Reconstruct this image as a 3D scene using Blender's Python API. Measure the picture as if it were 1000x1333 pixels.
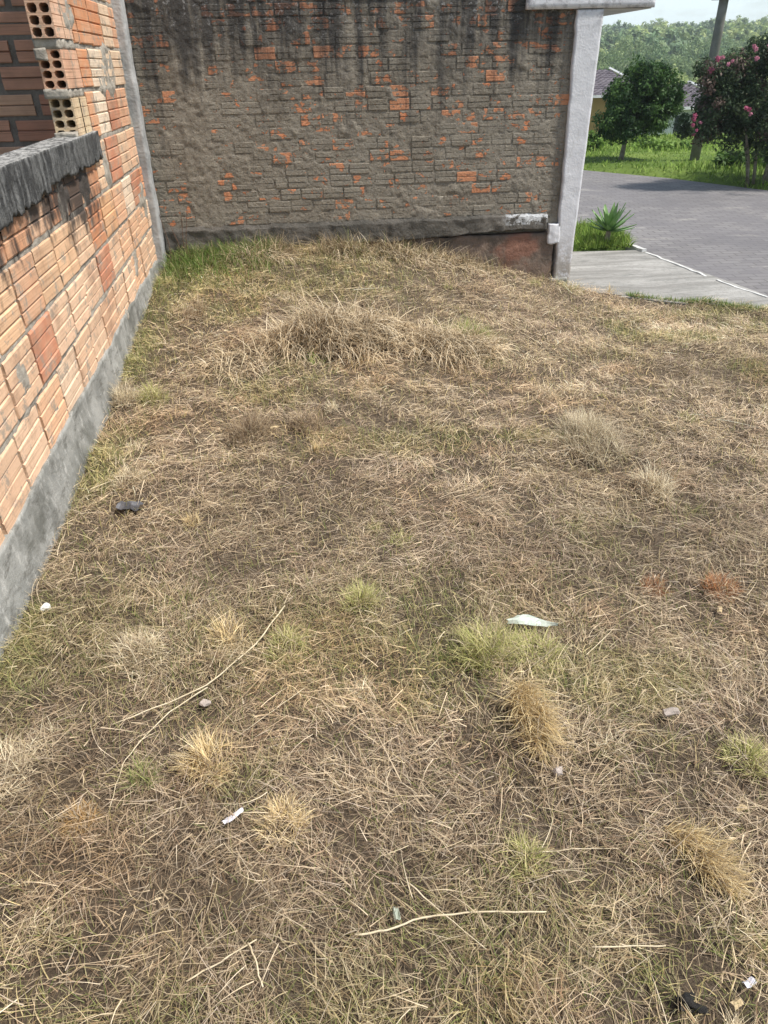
import bpy, bmesh, math, random
import numpy as np
from mathutils import Matrix, Vector

random.seed(7); RS = np.random.RandomState(11)
scene = bpy.context.scene
for o in list(bpy.data.objects): bpy.data.objects.remove(o)
COL = scene.collection
PI = math.pi
# ------------------------------------------------------------------ camera
F = 942.0
cx_ = Vector((0.9939487, -0.10794405, -0.02034856)); cd_ = Vector((-0.07388728, -0.51993052, -0.85100701)); cf_ = Vector((0.08128131, 0.84736081, -0.52475995))
cam_d = bpy.data.cameras.new('camera'); cam = bpy.data.objects.new('camera', cam_d); COL.objects.link(cam)
cam_d.sensor_fit = 'VERTICAL'; cam_d.sensor_height = 24; cam_d.lens = 24 * F / 1333.0
cam_d.clip_start = 0.05; cam_d.clip_end = 3000
m = Matrix.Identity(4)
for i in range(3):
    m[i][0] = cx_[i]; m[i][1] = -cd_[i]; m[i][2] = -cf_[i]
cam.matrix_world = m
scene.camera = cam
# ------------------------------------------------------------------ light
SUN_EL, SUN_AZ = math.radians(61), math.radians(112)      # azimuth clockwise from +Y
world = bpy.data.worlds.new("World"); scene.world = world; world.use_nodes = True
wn = world.node_tree; wn.nodes.clear()
def wnode(t): return wn.nodes.new(t)
sky = wnode('ShaderNodeTexSky'); sky.sky_type = 'NISHITA'; sky.sun_disc = False
sky.sun_elevation = SUN_EL; sky.sun_rotation = SUN_AZ; sky.air_density = 1.0; sky.dust_density = 1.5; sky.ozone_density = 1.0
tc = wnode('ShaderNodeTexCoord'); mp = wnode('ShaderNodeMapping'); mp.inputs['Scale'].default_value = (1, 1, 3.2)
nz = wnode('ShaderNodeTexNoise'); nz.inputs['Scale'].default_value = 3.2; nz.inputs['Detail'].default_value = 7; nz.inputs['Roughness'].default_value = .58
cr = wnode('ShaderNodeValToRGB'); cr.color_ramp.elements[0].position = .45; cr.color_ramp.elements[1].position = .60
mx = wnode('ShaderNodeMixRGB'); mx.inputs['Color2'].default_value = (8.2, 9.6, 10.1, 1)
ml = wnode('ShaderNodeMath'); ml.operation = 'MULTIPLY'; ml.inputs[1].default_value = .62
bg = wnode('ShaderNodeBackground'); bg.inputs['Strength'].default_value = .098
wo = wnode('ShaderNodeOutputWorld')
wn.links.new(tc.outputs['Generated'], mp.inputs['Vector']); wn.links.new(mp.outputs[0], nz.inputs['Vector'])
wn.links.new(nz.outputs['Fac'], cr.inputs['Fac']); wn.links.new(cr.outputs[0], ml.inputs[0]); wn.links.new(ml.outputs[0], mx.inputs['Fac'])
wn.links.new(sky.outputs[0], mx.inputs['Color1']); wn.links.new(mx.outputs[0], bg.inputs['Color']); wn.links.new(bg.outputs[0], wo.inputs['Surface'])
sd = bpy.data.lights.new('sun', 'SUN'); sd.energy = 3.9; sd.angle = math.radians(6); sd.color = (1, .95, .87)
sun = bpy.data.objects.new('sun', sd); COL.objects.link(sun)
sdir = Vector((math.sin(SUN_AZ) * math.cos(SUN_EL), math.cos(SUN_AZ) * math.cos(SUN_EL), math.sin(SUN_EL)))
sun.rotation_euler = sdir.to_track_quat('Z', 'Y').to_euler()
sun.location = sdir * 50
scene.view_settings.view_transform = 'Standard'; scene.view_settings.look = 'None'
scene.view_settings.exposure = 0.60; scene.view_settings.gamma = 1; scene.view_settings.use_curve_mapping = False
scene.render.engine = 'CYCLES'

# ------------------------------------------------------------------ helpers
def props(o, label=None, cat=None, group=None, kind=None):
    if label: o['label'] = label
    if cat: o['category'] = cat
    if group: o['group'] = group
    if kind: o['kind'] = kind
    return o
def empty(name, loc, label, cat, group=None):
    o = bpy.data.objects.new(name, None); COL.objects.link(o); o.location = loc; o.empty_display_size = .2
    return props(o, label, cat, group)
def link(name, me, mat=None, parent=None):
    o = bpy.data.objects.new(name, me); COL.objects.link(o)
    if mat and not me.materials: me.materials.append(mat)
    if parent:
        o.parent = parent
        o.matrix_parent_inverse = Matrix.Translation(-world_loc(parent))
    return o
def world_loc(p):
    v = Vector((0, 0, 0))
    if p.parent is None: return Vector(p.location)
    return world_loc(p.parent) + Vector(p.location) - world_loc(p.parent) if p.type != 'EMPTY' else Vector(p.location)
def mesh_np(name, V, Q, col=None, smooth=False):
    """V (n,3), Q (m,4) or (m,3) index arrays, col (n,3)"""
    me = bpy.data.meshes.new(name); V = np.asarray(V, np.float32); Q = np.asarray(Q, np.int32)
    k = Q.shape[1]; me.vertices.add(len(V)); me.vertices.foreach_set('co', V.ravel())
    me.loops.add(Q.size); me.loops.foreach_set('vertex_index', Q.ravel())
    me.polygons.add(len(Q)); me.polygons.foreach_set('loop_start', np.arange(len(Q), dtype=np.int32) * k)
    me.polygons.foreach_set('loop_total', np.full(len(Q), k, np.int32))
    me.update(calc_edges=True)
    if smooth: me.polygons.foreach_set('use_smooth', np.ones(len(Q), bool))
    if col is not None:
        a = me.color_attributes.new('Col', 'FLOAT_COLOR', 'POINT')
        a.data.foreach_set('color', np.c_[col, np.ones(len(col))].astype(np.float32).ravel())
    return me
def mesh_py(name, V, Fc, smooth=False):
    me = bpy.data.meshes.new(name); me.from_pydata([tuple(v) for v in V], [], Fc); me.update()
    if smooth:
        for p in me.polygons: p.use_smooth = True
    return me
def hsh(ix, iy, iz, s):
    n = np.sin(ix * 127.1 + iy * 311.7 + iz * 74.7 + s * 53.13) * 43758.5453
    return n - np.floor(n)
def vn(x, y, z=0, s=0):
    x = np.asarray(x, float); y = np.asarray(y, float); z = np.asarray(z, float) + 0 * x
    xi, yi, zi = np.floor(x), np.floor(y), np.floor(z); fx, fy, fz = x - xi, y - yi, z - zi
    fx = fx * fx * (3 - 2 * fx); fy = fy * fy * (3 - 2 * fy); fz = fz * fz * (3 - 2 * fz)
    r = 0
    for a in (0, 1):
        for b in (0, 1):
            for c in (0, 1):
                w = (fx if a else 1 - fx) * (fy if b else 1 - fy) * (fz if c else 1 - fz)
                r = r + w * hsh(xi + a, yi + b, zi + c, s)
    return r
def fbm(x, y, z=0, s=0, o=4):
    r = 0; a = .5; t = 0
    x = np.asarray(x, float); y = np.asarray(y, float); z = np.asarray(z, float)
    for i in range(o):
        r = r + a * vn(x * 2 ** i, y * 2 ** i, z * 2 ** i, s + i * 7); t += a; a *= .5
    return r / t
def sstep(a, b, x):
    t = np.clip((x - a) / (b - a), 0, 1); return t * t * (3 - 2 * t)

# ------------------------------------------------------------------ node materials
class NT:
    def __init__(s, name, rough=.9, spec=.2):
        s.mat = bpy.data.materials.new(name); s.mat.use_nodes = True; s.t = s.mat.node_tree
        s.b = s.t.nodes['Principled BSDF']; s.b.inputs['Roughness'].default_value = rough
        s.b.inputs['Specular IOR Level'].default_value = spec
        s.pos = s.t.nodes.new('ShaderNodeNewGeometry').outputs['Position']
    def n(s, t): return s.t.nodes.new(t)
    def put(s, sock, v):
        if isinstance(v, bpy.types.NodeSocket): s.t.links.new(v, sock)
        elif isinstance(v, tuple) and len(v) == 3 and sock.type == 'RGBA': sock.default_value = (*v, 1)
        else: sock.default_value = v
    def scale(s, vec, sc):
        m = s.n('ShaderNodeVectorMath'); m.operation = 'MULTIPLY'; s.put(m.inputs[0], vec); m.inputs[1].default_value = sc; return m.outputs[0]
    def noise(s, scale=5, detail=4, rough=.55, vec=None, dist=0):
        k = s.n('ShaderNodeTexNoise'); s.put(k.inputs['Vector'], vec or s.pos); k.inputs['Scale'].default_value = scale
        k.inputs['Detail'].default_value = detail; k.inputs['Roughness'].default_value = rough; k.inputs['Distortion'].default_value = dist
        return k.outputs['Fac']
    def math(s, op, a, b=0.0, clamp=False):
        m = s.n('ShaderNodeMath'); m.operation = op; s.put(m.inputs[0], a); s.put(m.inputs[1], b); m.use_clamp = clamp; return m.outputs[0]
    def ramp(s, f, a, b, lo=0.0, hi=1.0):
        m = s.n('ShaderNodeMapRange'); s.put(m.inputs[0], f); m.inputs[1].default_value = a; m.inputs[2].default_value = b
        m.inputs[3].default_value = lo; m.inputs[4].default_value = hi; m.interpolation_type = 'SMOOTHSTEP'; return m.outputs[0]
    def mix(s, f, a, b, mode='MIX'):
        m = s.n('ShaderNodeMixRGB'); m.blend_type = mode; s.put(m.inputs[0], f); s.put(m.inputs[1], a); s.put(m.inputs[2], b); return m.outputs[0]
    def sep(s, v=None):
        k = s.n('ShaderNodeSeparateXYZ'); s.put(k.inputs[0], v or s.pos); return k.outputs
    def attr(s, name='Col'):
        k = s.n('ShaderNodeAttribute'); k.attribute_name = name; return k.outputs['Color']
    def obj(s): return s.n('ShaderNodeObjectInfo').outputs
    def bump(s, h, strength=.5, dist=.01, prev=None):
        k = s.n('ShaderNodeBump'); s.put(k.inputs['Height'], h); k.inputs['Strength'].default_value = strength; k.inputs['Distance'].default_value = dist
        if prev: s.put(k.inputs['Normal'], prev)
        return k.outputs['Normal']
    def done(s, col, normal=None, rough=None):
        s.put(s.b.inputs['Base Color'], col)
        if normal: s.put(s.b.inputs['Normal'], normal)
        if rough is not None: s.put(s.b.inputs['Roughness'], rough)
        return s.mat
def simple(name, c1, c2, scale=8, rough=.9, bump=.3, bd=.004, spec=.2, detail=5):
    t = NT(name, rough, spec); f = t.noise(scale, detail, .6)
    return t.done(t.mix(t.ramp(f, .3, .7), c1, c2), t.bump(t.noise(scale * 6, 4), bump, bd))

def mortar_colour(t, base=(.30, .262, .205), dark=(.205, .18, .145)):
    c = t.mix(t.ramp(t.noise(3.5, 5, .6), .3, .7), tuple(v * k for v, k in zip(base, (.93, .96, 1.02))), dark)
    c = t.mix(t.ramp(t.noise(28, 6, .7), .38, .72), c, (.315, .28, .225))
    c = t.mix(t.ramp(t.noise(46, 5, .7), .56, .66, 0, .75), c, (.075, .068, .058))
    return c
def wall_stain(t, c):
    """black mould streaks running down from the top of the rear wall, pale lichen at the very top"""
    x, y, z = t.sep()
    st = t.noise(1.0, 4, .6, t.scale(t.pos, (3.4, 3.4, .55)))
    fine = t.noise(1.0, 4, .6, t.scale(t.pos, (17, 17, 5)))
    h = t.ramp(z, -.95, .42)                          # more towards the top
    f = t.math('ADD', t.math('MULTIPLY', h, .33), t.math('MULTIPLY', t.noise(1.0, 5, .65, t.scale(t.pos, (8, 8, .75))), 1.25))
    f = t.math('ADD', f, t.math('MULTIPLY', fine, .20))
    f = t.math('ADD', f, t.ramp(z, -.45, .42, 0, .10)); f = t.ramp(f, .90, 1.24, 0, .86)
    c = t.mix(f, c, (.040, .040, .042))
    li = t.math('MULTIPLY', t.ramp(z, .05, .36), t.ramp(t.noise(34, 5, .7), .55, .68))
    return t.mix(t.math('MULTIPLY', li, .75), c, (.36, .36, .36))
# rear wall mortar
t = NT('rear_mortar', .95); c = wall_stain(t, mortar_colour(t))
M_REARMORT = t.done(c, t.bump(t.noise(60, 6, .75), .95, .018, t.bump(t.noise(18, 5, .65), .8, .026)))
# rear wall bricks with mortar smeared over most of each face
t = NT('smeared_brick', .93)
oi = t.obj(); clay = t.mix(oi['Random'], (.68, .22, .095), (.58, .27, .15))
clay = t.mix(t.ramp(t.noise(55, 3), .3, .8), clay, (.62, .30, .17))
vec = t.n('ShaderNodeVectorMath'); vec.operation = 'ADD'; t.put(vec.inputs[0], t.scale(t.pos, (1, 1, 1.5)))
cmb = t.n('ShaderNodeCombineXYZ'); t.put(cmb.inputs[1], t.math('MULTIPLY', oi['Random'], .5)); t.put(vec.inputs[1], cmb.outputs[0])
ex = t.noise(10, 5, .66, vec.outputs[0], .3)
cl = t.noise(1.7, 3, .5)
ex = t.math('ADD', ex, t.math('MULTIPLY', t.math('SUBTRACT', oi['Random'], .5), .13))
ex = t.math('ADD', ex, t.math('MULTIPLY', t.math('SUBTRACT', cl, .5), .25))
ex = t.math('ADD', ex, t.ramp(oi['Random'], .965, .97, 0, .09))
msk = t.ramp(ex, .578, .594)
c = t.mix(msk, mortar_colour(t, (.305, .268, .21)), clay)
pale = t.ramp(t.noise(9, 3, .6, t.scale(t.pos, (1, 2, 1.4))), .70, .76)
c = t.mix(pale, c, (.50, .45, .37)); c = wall_stain(t, c)
h = t.math('SUBTRACT', t.noise(60, 6, .75), t.math('MULTIPLY', msk, .7))
M_REARBRICK = t.done(c, t.bump(h, .95, .018, t.bump(t.noise(18, 5, .65), .8, .026)))
# left wall bricks: clay colour per brick in object colour, black soot below the sill
def sill_stain(t, c):
    x, y, z = t.sep()
    st = t.noise(1, 5, .62, t.scale(t.pos, (1, 11, 4.5)))
    big = t.noise(1.3, 3, .5)
    h = t.math('MULTIPLY', t.ramp(z, -1.02, -.44), t.ramp(z, -.30, -.40))
    g = t.math('MULTIPLY', h, t.ramp(y, 4.75, 4.1))
    f = t.math('ADD', t.math('MULTIPLY', g, .42), t.math('MULTIPLY', st, .75)); f = t.math('ADD', f, t.math('MULTIPLY', t.math('SUBTRACT', big, .5), .6))
    f = t.math('MULTIPLY', t.ramp(f, .62, .80, 0, .93), t.ramp(g, 0, .12))
    return t.mix(f, c, (.045, .038, .035))
t = NT('wall_clay_brick', .88)
oi = t.obj(); c = oi['Color']
c = t.mix(t.ramp(t.noise(9, 4, .6), .35, .75, 0, .5), c, (.60, .42, .29))
c = t.mix(t.ramp(t.noise(26, 4, .6), .5, .75, 0, .45), c, (.33, .20, .13))
stri = t.noise(1, 3, .6, t.scale(t.pos, (3, 2.2, 170)))
c = t.mix(t.ramp(stri, .52, .70, 0, .40), c, (.30, .17, .10))
c = t.mix(t.ramp(t.noise(10, 6, .72), .53, .62, 0, .8), c, (.30, .265, .22))
c = t.mix(t.ramp(t.noise(4, 5, .65), .5, .72, 0, .55), c, (.28, .165, .11))
c = sill_stain(t, c)
M_CLAY = t.done(c, t.bump(stri, .5, .004, t.bump(t.noise(60, 3), .3, .003)))
t = NT('left_mortar', .95); c = t.mix(t.ramp(t.noise(20, 5, .65), .3, .7), (.24, .215, .18), (.44, .40, .34))
M_LEFTMORT = t.done(sill_stain(t, c), t.bump(t.noise(70, 5, .7), .8, .01))
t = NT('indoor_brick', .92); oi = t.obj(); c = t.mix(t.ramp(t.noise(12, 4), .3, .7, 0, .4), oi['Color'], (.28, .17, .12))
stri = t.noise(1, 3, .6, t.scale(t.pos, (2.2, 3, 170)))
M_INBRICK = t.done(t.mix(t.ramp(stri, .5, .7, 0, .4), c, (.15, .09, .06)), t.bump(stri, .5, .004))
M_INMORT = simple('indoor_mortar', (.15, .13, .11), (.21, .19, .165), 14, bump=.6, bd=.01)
M_HOLE = simple('hollow_clay', (.44, .30, .21), (.55, .39, .28), 20)
# concrete of the window sill, streaked black
t = NT('stained_concrete', .95)
st = t.noise(1, 5, .65, t.scale(t.pos, (30, 26, 7)))
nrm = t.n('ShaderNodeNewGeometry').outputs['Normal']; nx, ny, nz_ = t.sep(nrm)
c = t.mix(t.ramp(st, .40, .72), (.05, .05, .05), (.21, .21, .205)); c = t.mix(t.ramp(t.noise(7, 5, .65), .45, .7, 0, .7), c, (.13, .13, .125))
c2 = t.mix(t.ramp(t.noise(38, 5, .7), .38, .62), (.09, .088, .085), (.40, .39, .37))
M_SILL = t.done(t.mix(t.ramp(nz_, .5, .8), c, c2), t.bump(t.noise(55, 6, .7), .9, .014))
t = NT('footing_concrete', .95)
c = t.mix(t.ramp(t.noise(5, 6, .65), .3, .7), (.20, .20, .185), (.35, .345, .32))
c = t.mix(t.ramp(t.noise(1, 6, .7, t.scale(t.pos, (30, 30, 12))), .5, .72), c, (.46, .45, .42))
c = t.mix(t.ramp(t.noise(1, 6, .7, t.scale(t.pos, (9, 9, 22))), .5, .66, 0, .65), c, (.11, .105, .09))
x, y, z = t.sep()
c = t.mix(t.ramp(t.noise(3.2, 5, .6), .5, .68, 0, .7), c, (.10, .10, .085))
M_FOOT = t.done(c, t.bump(t.noise(80, 5, .7), .6, .008))
t = NT('rear_footing', .95); x, y, z = t.sep()
c = t.mix(t.ramp(t.noise(4, 5, .6), .3, .7), (.085, .08, .07), (.17, .155, .135))
c = t.mix(t.ramp(t.noise(9, 5, .6), .5, .7, 0, .8), c, (.085, .08, .07))
wm = t.math('MULTIPLY', t.math('MULTIPLY', t.ramp(x, 1.52, 1.62), t.ramp(z, -1.085, -1.07)), t.ramp(t.noise(20, 5, .7), .42, .50))
M_RFOOT = t.done(t.mix(wm, c, (.58, .59, .60)), t.bump(t.noise(35, 6, .75), 1, .025))
t = NT('plinth_dirt', .95)
c = t.mix(t.ramp(t.noise(6, 5, .6), .3, .7), (.10, .085, .07), (.22, .16, .125))
M_PLINTH = t.done(t.mix(t.ramp(t.noise(2.5, 4, .6), .5, .62), c, (.235, .125, .09)), t.bump(t.noise(30, 6, .7), .9, .02))
t = NT('white_paint', .75, .3); x, y, z = t.sep()
c = t.mix(t.ramp(t.noise(18, 5, .7), .55, .78, 0, .55), (.62, .62, .645), (.36, .36, .37))
c = t.mix(t.ramp(t.noise(1, 5, .7, t.scale(t.pos, (30, 30, 7))), .60, .74, 0, .5), c, (.30, .29, .29))
top = t.math('MULTIPLY', t.ramp(z, .12, .34), t.ramp(t.noise(22, 5, .7), .45, .65, 0, .6)); c = t.mix(top, c, (.16, .15, .16))
bot = t.math('MULTIPLY', t.ramp(z, -1.05, -1.5), t.ramp(t.noise(14, 6, .75), .40, .55, 0, .85)); c = t.mix(bot, c, (.27, .235, .19)); c = t.mix(t.ramp(t.noise(1, 6, .75, t.scale(t.pos, (40, 40, 5))), .56, .72, 0, .5), c, (.33, .32, .31))
M_WHITE = t.done(c, t.bump(t.noise(70, 4, .6), .4, .006, t.bump(t.noise(9, 3), .3, .01)))
M_SOFFIT = simple('soffit_concrete', (.36, .355, .34), (.45, .44, .42), 4, bump=.3)
M_POST = simple('corner_post_concrete', (.26, .265, .265), (.42, .42, .415), 9, bump=.6, bd=.008)
t = NT('soil', 1, .1)
c = t.mix(t.ramp(t.noise(6, 6, .65), .3, .7), (.085, .065, .047), (.15, .115, .083))
c = t.mix(t.ramp(t.noise(120, 4, .7), .45, .7), c, (.19, .15, .105))
M_SOIL = t.done(c, t.bump(t.noise(90, 6, .75), 1, .02))
t = NT('terrain_grass', 1, .1)
M_TERR = t.done(t.mix(t.ramp(t.noise(.8, 6, .65), .35, .7), (.075, .12, .025), (.14, .19, .045)), t.bump(t.noise(9, 5), .6, .06))
# block paving of the road
t = NT('block_paving', .8, .35)
rt = t.n('ShaderNodeVectorRotate'); rt.rotation_type = 'Z_AXIS'; t.put(rt.inputs['Vector'], t.pos); rt.inputs['Angle'].default_value = math.radians(4)
bk = t.n('ShaderNodeTexBrick'); t.put(bk.inputs['Vector'], rt.outputs[0]); bk.inputs['Scale'].default_value = 1
bk.inputs['Brick Width'].default_value = .19; bk.inputs['Row Height'].default_value = .10; bk.inputs['Mortar Size'].default_value = .008; bk.inputs['Mortar Smooth'].default_value = .4
bk.inputs['Color1'].default_value = (.145, .136, .138, 1); bk.inputs['Color2'].default_value = (.20, .19, .187, 1); bk.inputs['Mortar'].default_value = (.085, .08, .075, 1)
c = t.mix(t.ramp(t.noise(1.2, 5, .6), .3, .7, 0, .6), bk.outputs['Color'], (.135, .128, .135))
c = t.mix(t.ramp(t.noise(1.3, 7, .72, t.scale(t.pos, (1, 1.6, 1))), .56, .70, 0, .6), c, (.33, .31, .28))
c = t.mix(t.ramp(t.noise(.7, 5, .6), .5, .62, 0, .35), c, (.10, .095, .10))
M_ROAD = t.done(c, t.bump(bk.outputs['Fac'], -.6, .01, t.bump(t.noise(40, 4), .4, .006)))
t = NT('slab_concrete', .85, .3)
st = t.noise(1, 6, .6, t.scale(t.pos, (1.2, 6.5, 1)), .6)
c = t.mix(t.ramp(st, .3, .7), (.185, .178, .165), (.35, .34, .32))
c = t.mix(t.ramp(t.noise(3, 5, .65, t.scale(t.pos, (1, 3, 1))), .56, .68, 0, .7), c, (.15, .15, .14))
c = t.mix(t.ramp(t.noise(22, 6, .75), .45, .7, 0, .5), c, (.15, .145, .13))
M_SLAB = t.done(c, t.bump(st, .9, .03, t.bump(t.noise(40, 6, .7), .7, .012)))
M_KERB = simple('kerb_paint', (.42, .42, .41), (.62, .62, .60), 15, bump=.4)
def leafy(name, rough=.75, tr=.35):
    t = NT(name, rough, .25); a = t.attr(); t.done(a)
    out = t.t.nodes['Material Output']; tl = t.n('ShaderNodeBsdfTranslucent'); t.put(tl.inputs['Color'], a)
    ms = t.n('ShaderNodeMixShader'); ms.inputs[0].default_value = tr
    t.t.links.new(t.b.outputs[0], ms.inputs[1]); t.t.links.new(tl.outputs[0], ms.inputs[2]); t.t.links.new(ms.outputs[0], out.inputs['Surface'])
    return t.mat
M_BLADE = leafy('grass_blades', .8, .22); M_LEAF = leafy('tree_leaves', .6, .3)
M_BARK = simple('bark', (.17, .14, .10), (.30, .27, .22), 20, bump=.8, bd=.01)
M_POLE = simple('pole_concrete', (.14, .135, .12), (.23, .225, .21), 5, bump=.5)
t = NT('roof_tile', .85); c = t.mix(t.ramp(t.noise(3, 5), .3, .7), (.085, .072, .085), (.17, .15, .165)); M_TILE = t.done(c, t.bump(t.noise(20, 4), .4, .02))
M_OCHRE = simple('ochre_paint', (.60, .38, .13), (.68, .45, .17), 1.5)
M_HWHITE = simple('far_white_paint', (.62, .63, .62), (.74, .74, .73), 1.5)
M_DARK = simple('dark_glass', (.03, .03, .035), (.06, .06, .06), 3, rough=.3)
M_STONE = simple('stone', (.30, .26, .23), (.44, .38, .34), 30, bump=.7)
M_WIRE = simple('cable', (.05, .05, .05), (.08, .08, .08), 3)
M_STEEL = simple('rusty_steel', (.09, .06, .045), (.15, .09, .06), 30)

# ------------------------------------------------------------------ terrain functions
CP = np.array([(-1.1,1.9,-1.615),(-1.1,2.5,-1.60),(-1.1,3.14,-1.544),(-1.1,5.75,-1.266),(-1.1,0,-1.69),(-1.1,-1,-1.7),(-.57,5.85,-1.17),(.6,5.85,-1.2),(1.2,5.85,-1.33),(1.5,5.8,-1.42),(2.05,5.8,-1.565),(3.35,5.,-1.58),(3.5,3,-1.65),(3,1,-1.68),(1,1,-1.68),(0,0,-1.7),(0,3.5,-1.53),(1.5,4,-1.58),(.5,5,-1.36),(-.5,1,-1.68),(4.2,-1,-1.7),(1,2.5,-1.64),(1,-1,-1.7)])
def _K(r2): return np.where(r2 > 1e-12, r2 * np.log(r2 + 1e-12) * .5, 0)
_n = len(CP); _A = _K(((CP[:, None, :2] - CP[None, :, :2]) ** 2).sum(-1)) + np.eye(_n) * .15
_P = np.c_[np.ones(_n), CP[:, :2]]; _w = np.linalg.solve(np.block([[_A, _P], [_P.T, np.zeros((3, 3))]]), np.r_[CP[:, 2], 0, 0, 0])
def lotz(x, y):
    x = np.asarray(x, float); y = np.asarray(y, float)
    r2 = (x[..., None] - CP[:, 0]) ** 2 + (y[..., None] - CP[:, 1]) ** 2
    b = _K(r2) @ _w[:_n] + _w[_n] + _w[_n + 1] * x + _w[_n + 2] * y
    return b + (fbm(x * 2.3, y * 2.3, 0, 3, 4) - .5) * .055 + (fbm(x * 9, y * 9, 0, 9, 3) - .5) * .045
# lot edge towards the slab: (2.1,5.85) -> (3.42,4.95)
def edge_d(x, y):   # >0 on the lot side
    ax, ay, bx, by = 2.1, 5.83, 3.42, 4.93
    nx, ny = (by - ay), -(bx - ax); l = math.hypot(nx, ny); nx /= l; ny /= l
    return (x - ax) * nx + (y - ay) * ny
ROAD = [(-14, 10.2), (0, 8.75), (2.9, 8.35), (3.42, 8.22), (3.40, 7.6), (3.30, 7.1), (3.42, 6.2), (3.56, 5.3), (3.72, 3.5), (3.85, 1), (3.95, -12), (9.4, -12), (9.1, 2), (8.3, 6.8), (7.5, 9.3), (6.72, 10.7), (5.96, 12.3), (5.0, 13.7), (3.0, 15.3), (-14, 18.2)]
FAR = [(9.4, -12), (9.1, 2), (8.3, 6.8), (7.5, 9.3), (6.72, 10.7), (5.96, 12.3), (5.0, 13.7), (3.0, 15.3), (-14, 18.2)]
def far_d(x, y):
    """distance beyond the far road edge, negative on the road side"""
    best = np.full(np.shape(x), 1e9); sg = np.ones(np.shape(x))
    for (ax, ay), (bx, by) in zip(FAR[:-1], FAR[1:]):
        dx, dy = bx - ax, by - ay; L2 = dx * dx + dy * dy
        tt = np.clip(((x - ax) * dx + (y - ay) * dy) / L2, 0, 1); px, py = ax + tt * dx, ay + tt * dy
        d = np.hypot(x - px, y - py); side = (x - ax) * dy - (y - ay) * dx
        upd = d < best - 1e-9; best = np.where(upd, d, best); sg = np.where(upd, np.sign(side), sg)
    return best * sg
def terrz(x, y):
    x = np.asarray(x, float); y = np.asarray(y, float)
    d = far_d(x, y); r = np.hypot(x, y)
    f = np.interp(r, [0, 16, 24, 32, 42, 60, 80, 130, 190, 275, 340, 600, 1500], [-1.58, -1.60, -1.80, -2.6, -3.6, -4.7, -5.4, -4.6, -1.4, 1.9, 1, -1, -1])
    f = f + (fbm(x * .6, y * .6, 0, 5, 3) - .5) * .16 * sstep(.3, 2.5, d) + (fbm(x / 50, y / 50, 0, 8, 3) - .5) * 5 * sstep(90, 220, r)
    f = f + (fbm(x * 3, y * 3, 0, 5, 2) - .5) * .05
    w = sstep(-.02, .45, d)
    return -1.82 * (1 - w) + f * w

# ------------------------------------------------------------------ ground sheets
def grid_mesh(name, xs, ys, zf, keep=None):
    X, Y = np.meshgrid(xs, ys); Zz = zf(X, Y); V = np.c_[X.ravel(), Y.ravel(), Zz.ravel()]
    nx, ny = len(xs), len(ys); i = np.arange(nx - 1)[None, :] + np.arange(ny - 1)[:, None] * nx
    Q = np.stack([i, i + 1, i + 1 + nx, i + nx], -1).reshape(-1, 4)
    if keep is not None:
        c = V[Q].mean(1); Q = Q[keep(c[:, 0], c[:, 1])]
    return mesh_np(name, V, Q, smooth=True)
xs = np.concatenate([np.linspace(-560, -100, 18), np.linspace(-90, 0, 24), np.arange(.5, 18, .35), np.linspace(18.5, 60, 60), np.linspace(64, 260, 50), np.linspace(280, 620, 12)])
ys = np.concatenate([np.linspace(-500, -20, 14), np.arange(-15, 6, 1.2), np.arange(6.2, 26, .35), np.linspace(26.5, 100, 60), np.linspace(104, 340, 50), np.linspace(370, 640, 10)])
props(link('terrain', grid_mesh('terrain', xs, ys, terrz), M_TERR), 'green land running down behind the road and up the wooded hill', kind='structure')
def lot_sheet(x, y):
    z = lotz(x, y); d = edge_d(x, y); w = sstep(-.12, .05, d)
    over = sstep(3.45, 3.75, x); w = w * (1 - over)
    return z * w + (-1.78) * (1 - w)
props(link('lot_ground', grid_mesh('lot_ground', np.arange(-1.14, 3.95, .03), np.arange(-2.5, 5.95, .03), lot_sheet), M_SOIL), 'bare brown soil of the empty lot under the cut grass', kind='structure')
def prism(name, poly, z0, z1, mat, kind='structure', parent=None):
    bm = bmesh.new(); lo = [bm.verts.new((x, y, z0)) for x, y in poly]; hi = [bm.verts.new((x, y, z1)) for x, y in poly]
    bm.faces.new(hi); n = len(poly)
    for i in range(n): bm.faces.new((lo[i], lo[(i + 1) % n], hi[(i + 1) % n], hi[i]))
    bmesh.ops.recalc_face_normals(bm, faces=bm.faces); bmesh.ops.triangulate(bm, faces=[f for f in bm.faces if len(f.verts) > 4])
    me = bpy.data.meshes.new(name); bm.to_mesh(me); bm.free(); o = link(name, me, mat, parent)
    if kind: o['kind'] = kind
    return o
props(prism('road', ROAD, -1.80, -1.65, M_ROAD), 'grey block paved road curving past the lot')
props(prism('driveway', [(1.9, 5.9), (2.14, 5.72), (3.42, 4.84), (3.60, 4.9), (3.53, 5.5), (3.41, 6.2), (3.285, 7.05), (2.0, 7.2), (1.9, 7.2)], -1.85, -1.585, M_SLAB), 'rough grey concrete driveway slab between lot and road')
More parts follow.
